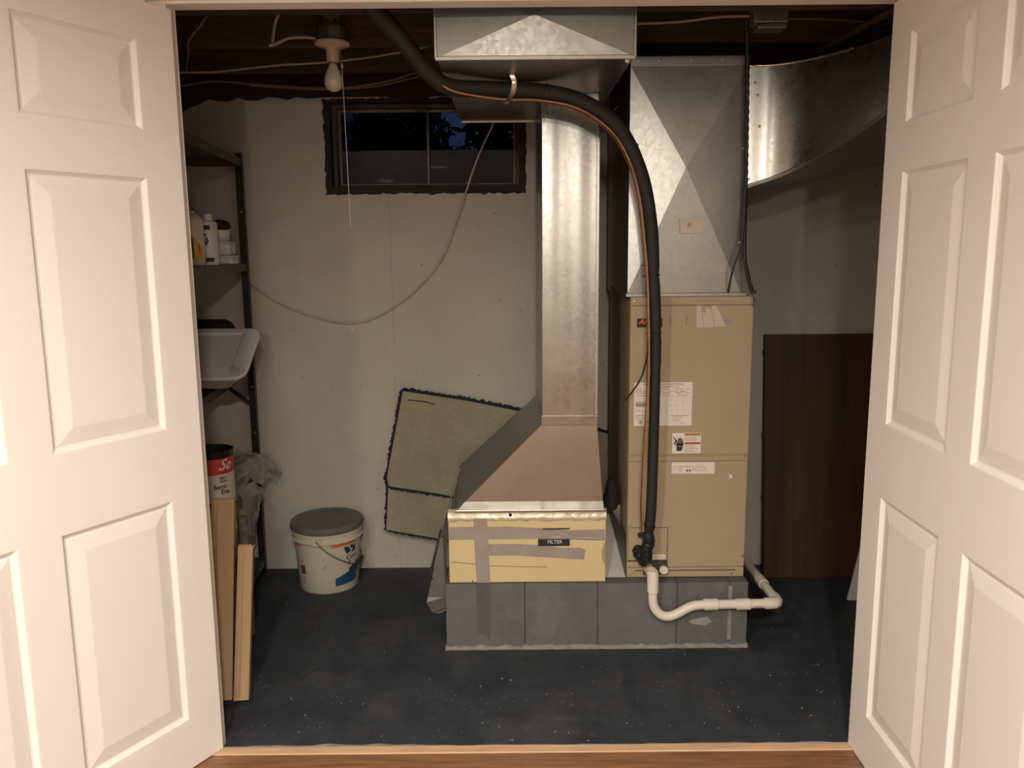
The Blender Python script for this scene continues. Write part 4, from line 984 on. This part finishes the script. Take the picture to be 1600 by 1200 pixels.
mb = MB().lathe([(.0005,0),(.030,.001),(.040,.010),(.040,.020),(.030,.032),(.012,.037),(.0005,.038)],(0,0,0),18)
mb.v = [(x+random.gauss(0,.0012),y+random.gauss(0,.0012),max(0,z+random.gauss(0,.001))) for x,y,z in mb.v]
mb.build('lump', M['rag'], bl, local=True, smooth=70)
wc = MB().tube(crom([(-1.19,3.0,1.66),(-1.165,3.0,1.635),(-1.145,3.0,1.60),(-1.138,3.0,1.57)],5),.0016,6).build('shelf_wire', M['blackpl'], smooth=60)
wc.location=(0,0,0); tag(wc, 'thin dark wire sticking up from the yellow-labelled jug', 'wire')
# white tray, tilted
ty = thing('plastic_tray', 'shallow white plastic tray with a wide rim tilted on the middle shelf', 'tray', (-.99,2.995,.972), (R(33),0,0))
def rrect(x0,x1,y0,y1,r,z,n=6):
    out = []
    for (cx,cy,a) in ((x1-r,y0+r,-90),(x1-r,y1-r,0),(x0+r,y1-r,90),(x0+r,y0+r,180)):
        for k in range(n+1): an = R(a+90*k/n); out.append((cx+r*math.cos(an),cy+r*math.sin(an),z))
    return out
rings = [rrect(-.40,-.085,.060,.235,.03,-.105), rrect(-.474,-.006,.008,.292,.05,-.014), rrect(-.48,.0,.0,.30,.052,-.012), rrect(-.48,.0,.0,.30,.052,-.003), rrect(-.477,-.003,.003,.297,.050,0), rrect(-.425,-.060,.064,.272,.014,0), rrect(-.422,-.063,.067,.270,.014,-.003), rrect(-.418,-.067,.071,.267,.014,-.010)]
mb = MB(); m_ = len(rings[0]); vs = [v for r_ in rings for v in r_]
fs = [(i*m_+k,i*m_+(k+1)%m_,(i+1)*m_+(k+1)%m_,(i+1)*m_+k) for i in range(len(rings)-1) for k in range(m_)]
fs += [tuple(range(m_-1,-1,-1)), tuple((len(rings)-1)*m_+k for k in range(m_))]
mb.add(vs,fs); mb.build('tray_body', M['whitepl'], ty, local=True, smooth=40)
pn_ = thing('baking_pan', 'dark baking pan standing behind the white tray', 'pan', (-1.33,3.42,SH[2]+.003))
pr = rrect(-.18,.18,0,.288,.05,0)
mb = MB(); o1 = [(x,-.012,y) for x,y,_ in pr]; o2 = [(x*.94,.016,.152+(y-.152)*.94) for x,y,_ in pr]; o3=[(x*.93,-.012,.152+(y-.152)*.93) for x,y,_ in pr]; o4=[(x*.90,.012,.152+(y-.152)*.90) for x,y,_ in pr]
k_ = len(pr); mb.add(o1+o2,[tuple(range(k_,2*k_))]+[(i,(i+1)%k_,k_+(i+1)%k_,k_+i) for i in range(k_)]); mb.add(o1+o3,[(i,(i+1)%k_,k_+(i+1)%k_,k_+i) for i in range(k_)]); mb.add(o3+o4,[tuple(range(k_,2*k_))]+[(i,(i+1)%k_,k_+(i+1)%k_,k_+i) for i in range(k_)])
mb.build('pan_body', M['pan'], pn_, local=True, smooth=40)

# paint can
p = Vector((-1.118,2.945,SH[3]+.002))
pcn = thing('paint_can', 'red and white labelled paint can with an open top on the lower shelf', 'paint can', p)
MB().lathe([(.0001,.003),(.078,.003),(.081,0),(.083,.002),(.0815,.006),(.0815,.184),(.084,.187),(.084,.191),(.078,.192),(.074,.188),(.074,.160),(.0001,.158)],(0,0,0),40).build('tin', M['shelf'], pcn, local=True, smooth=40)
cw(MB(),.0822,-180,40,.006,.006,.110,.110,40).build('white_label', M['cream'], pcn, local=True, recalc=False)
cw(MB(),.0823,-180,40,.110,.110,.168,.168,40).build('red_label', M['red'], pcn, local=True, recalc=False)
def cf(r,a,z0): return lambda x,y: Vector((r*math.cos(R(a)+x/r), r*math.sin(R(a)+x/r), z0+y))
text('Se', .056, M['whitepl'], pcn, None, fn=cf(.0828,-52,.115), shear=.5, local=True, bold=.0008)
text('BEST\nNON-', .012, M['ink'], pcn, None, fn=cf(.0828,-50,.078), local=True, bold=.0004)
text('Semi-', .024, M['ink'], pcn, None, fn=cf(.0828,-66,.052), local=True, bold=.0006)
text('Ena', .024, M['ink'], pcn, None, fn=cf(.0828,-48,.032), local=True, bold=.0006)
# plastic bag draped over the shelf edge
bgt = thing('plastic_bag', 'crumpled clear plastic bag hanging over the lower shelf edge', 'bag', (-1.12,3.36,SH[3]))
from mathutils import noise as mnoise
def crumple(mb_pts, amp, sc, seed):
    out = []
    for v in mb_pts:
        n_ = mnoise.noise_vector(Vector(v)*sc+Vector((seed,0,0))); out.append(tuple(Vector(v)+n_*amp))
    return out
def grid_sheet(ctrl, nu, nv, amp, sc, seed):
    # ctrl: rows of control points, bicubic-ish via crom
    rows = [crom(r_, nu) for r_ in ctrl]; cols = list(zip(*rows)); full = [crom(c_, nv) for c_ in cols]
    W_ = len(full); H_ = len(full[0]); vs = [v for c_ in full for v in c_]
    vs = crumple(vs, amp, sc, seed); vs = crumple(vs, amp*.5, sc*2.7, seed+9)
    return MB().add(vs, [(i*H_+k,(i+1)*H_+k,(i+1)*H_+k+1,i*H_+k+1) for i in range(W_-1) for k in range(H_-1)])
grid_sheet([[(-1.215,3.10,.545),(-1.19,3.25,.60),(-1.15,3.36,.615),(-1.10,3.46,.56)],
            [(-1.16,3.08,.540),(-1.13,3.22,.600),(-1.09,3.34,.60),(-1.045,3.46,.545)],
            [(-1.10,3.06,.530),(-1.075,3.20,.575),(-1.04,3.32,.57),(-1.010,3.44,.50)],
            [(-1.06,3.08,.50),(-1.045,3.20,.53),(-1.035,3.30,.49),(-1.02,3.42,.46)]], 10, 10, .022, 13, 1).build('crumpled_top', M['bag'], bgt, smooth=45, recalc=False)
grid_sheet([[(-1.06,3.08,.52),(-1.05,3.18,.52),(-1.06,3.29,.51)],
            [(-1.045,3.10,.44),(-1.03,3.18,.46),(-1.045,3.28,.44)],
            [(-1.05,3.13,.36),(-1.035,3.19,.35),(-1.055,3.25,.37)],
            [(-1.06,3.14,.31),(-1.05,3.19,.29),(-1.065,3.23,.32)]], 8, 8, .018, 14, 4).build('hanging_tail', M['bag'], bgt, smooth=45, recalc=False)

# cardboard cartons leaning against the shelf
def carton(name, label, base, top, wx, wy, seed, openw):
    """square tube carton between base and top centre points"""
    b = Vector(base); t = Vector(top); ax = (t-b); h = ax.length
    root = thing(name, label, 'carton', b)
    zx = ax.normalized(); ux = (Vector((1,.25,0))-zx*zx.dot(Vector((1,.25,0)))).normalized(); uy = zx.cross(ux)
    root.rotation_euler = Matrix((ux,uy,zx)).transposed().to_euler()
    T = .004; H = h
    for (x0,x1,y0,y1,nm) in ((-wx,wx,-wy,-wy+T,'front_side'),(-wx,wx,wy-T,wy,'back_side'),(-wx,-wx+T,-wy+T,wy-T,'left_side'),(wx-T,wx,-wy+T,wy-T,'right_side')):
        mb = MB().box(x0,x1,y0,y1,0,H-(.012 if nm=='right_side' else 0)); mb.build(nm, M['card'], root, local=True, bevel=.001)
    MB().box(-wx+T,wx-T,-wy+T,wy-T,H-.05,H-.046).build('inner_pad', M['carddark'], root, local=True)
    random.seed(seed)
    fl2 = MB().hexa([(-wx,-wy,H-.002),(wx,-wy,H-.002),(wx,-wy+T,H-.002),(-wx,-wy+T,H-.002)],[(-wx*.9,-wy-.006,H+openw),(wx*.8,-wy-.004,H+openw*.8),(wx*.8,-wy,H+openw*.8),(-wx*.9,-wy-.002,H+openw)])
    fl2.build('flap', M['card'], root, local=True)
    fl3 = MB().hexa([(wx-T,-wy,H-.014),(wx,-wy,H-.014),(wx,wy,H-.014),(wx-T,wy,H-.014)],[(wx+.004,-wy*.9,H+.004),(wx+.008,-wy*.9,H+.002),(wx+.008,wy*.8,H+.006),(wx+.004,wy*.8,H+.008)])
    fl3.build('flap', M['carddark'], root, local=True)
    MB().box(-wx+.018,-wx+.0195,-wy-.0008,-wy,.01,H-.02).build('score_line', M['carddark'], root, local=True)
    return root
carton('long_carton', 'taller long cardboard carton leaning against the shelf', (-.953,2.47,.0), (-.972,2.66,.612), .036, .045, 1, .004)
carton('long_carton', 'shorter long cardboard carton in front of the taller one', (-.886,2.465,.0), (-.899,2.635,.455), .0235, .040, 2, .006)
fr_ = thing('foam_roll', 'thin mottled grey roll standing behind the cartons', 'roll', (-1.0,2.93,0))
MB().tube([(-1.005,2.93,0),(-1.008,2.93,.46)], .019, 16).build('roll', M['mottle'], fr_, smooth=50)
MB().tube([(-1.008,2.93,.455),(-1.008,2.93,.462)], .0195, 16).build('end_wrap', M['carddark'], fr_, smooth=50)

# ================================================================== BOARDS on the right
bb = thing('brown_board', 'dark brown wood veneer board leaning on the back wall right of the furnace', 'board', (1.35,3.42,0))
a = math.atan2(.125,1.06)
bb.rotation_euler = (-a,0,0)
MB().box(-.247,.30,0,.018,0,1.068).build('veneer_panel', M['wood'], bb, local=True, bevel=.001)
MB().box(-.2500,-.2465,-.001,.019,0,1.068).build('edge_band', M['wooddark'], bb, local=True)
for z in (.03,.35,.62,.98): MB().box(-.256,-.249,.004,.012,z,z+.02).build('hinge_stub', M['wooddark'], bb, local=True)
wb2 = thing('white_board', 'white board edge peeping out beside the right door', 'board', (1.372,3.19,0), (0,0,R(-4)))
MB().prism([(0,0,0),(.42,0,0),(.46,0,.60),(.11,0,.62)], (0,-.012,0)).build('panel', M['whitepl'], wb2, local=True, bevel=.001)
MB().prism([(0,-.0121,0),(.006,-.0121,0),(.116,-.0121,.62),(.11,-.0121,.62)], (0,-.001,0)).build('edge_strip', M['white'], wb2, local=True)

# small chips of debris on the floor: too many and small to count
random.seed(33)
ch = MB()
for i in range(150):
    x = random.uniform(-.85,1.1); y = 2.2+abs(random.gauss(0,.28))
    if y > 3.3 or (PX0-.02 < x < PX1+.02 and y > PY0-.02): continue
    s_ = random.choice([.0008,.001,.0012,.0016,.0026]); a = random.uniform(0,6.28); c_, n_ = math.cos(a)*s_, math.sin(a)*s_
    ch.prism([(x+c_,y+n_,.0002),(x-n_*.7,y+c_*.7,.0002),(x-c_,y-n_,.0002),(x+n_*.6,y-c_*.6,.0002)],(0,0,.0012))
o = ch.build('floor_debris', M['cream']); tag(o, 'pale paint chips and dust scattered over the blue floor', 'debris', kind='stuff')
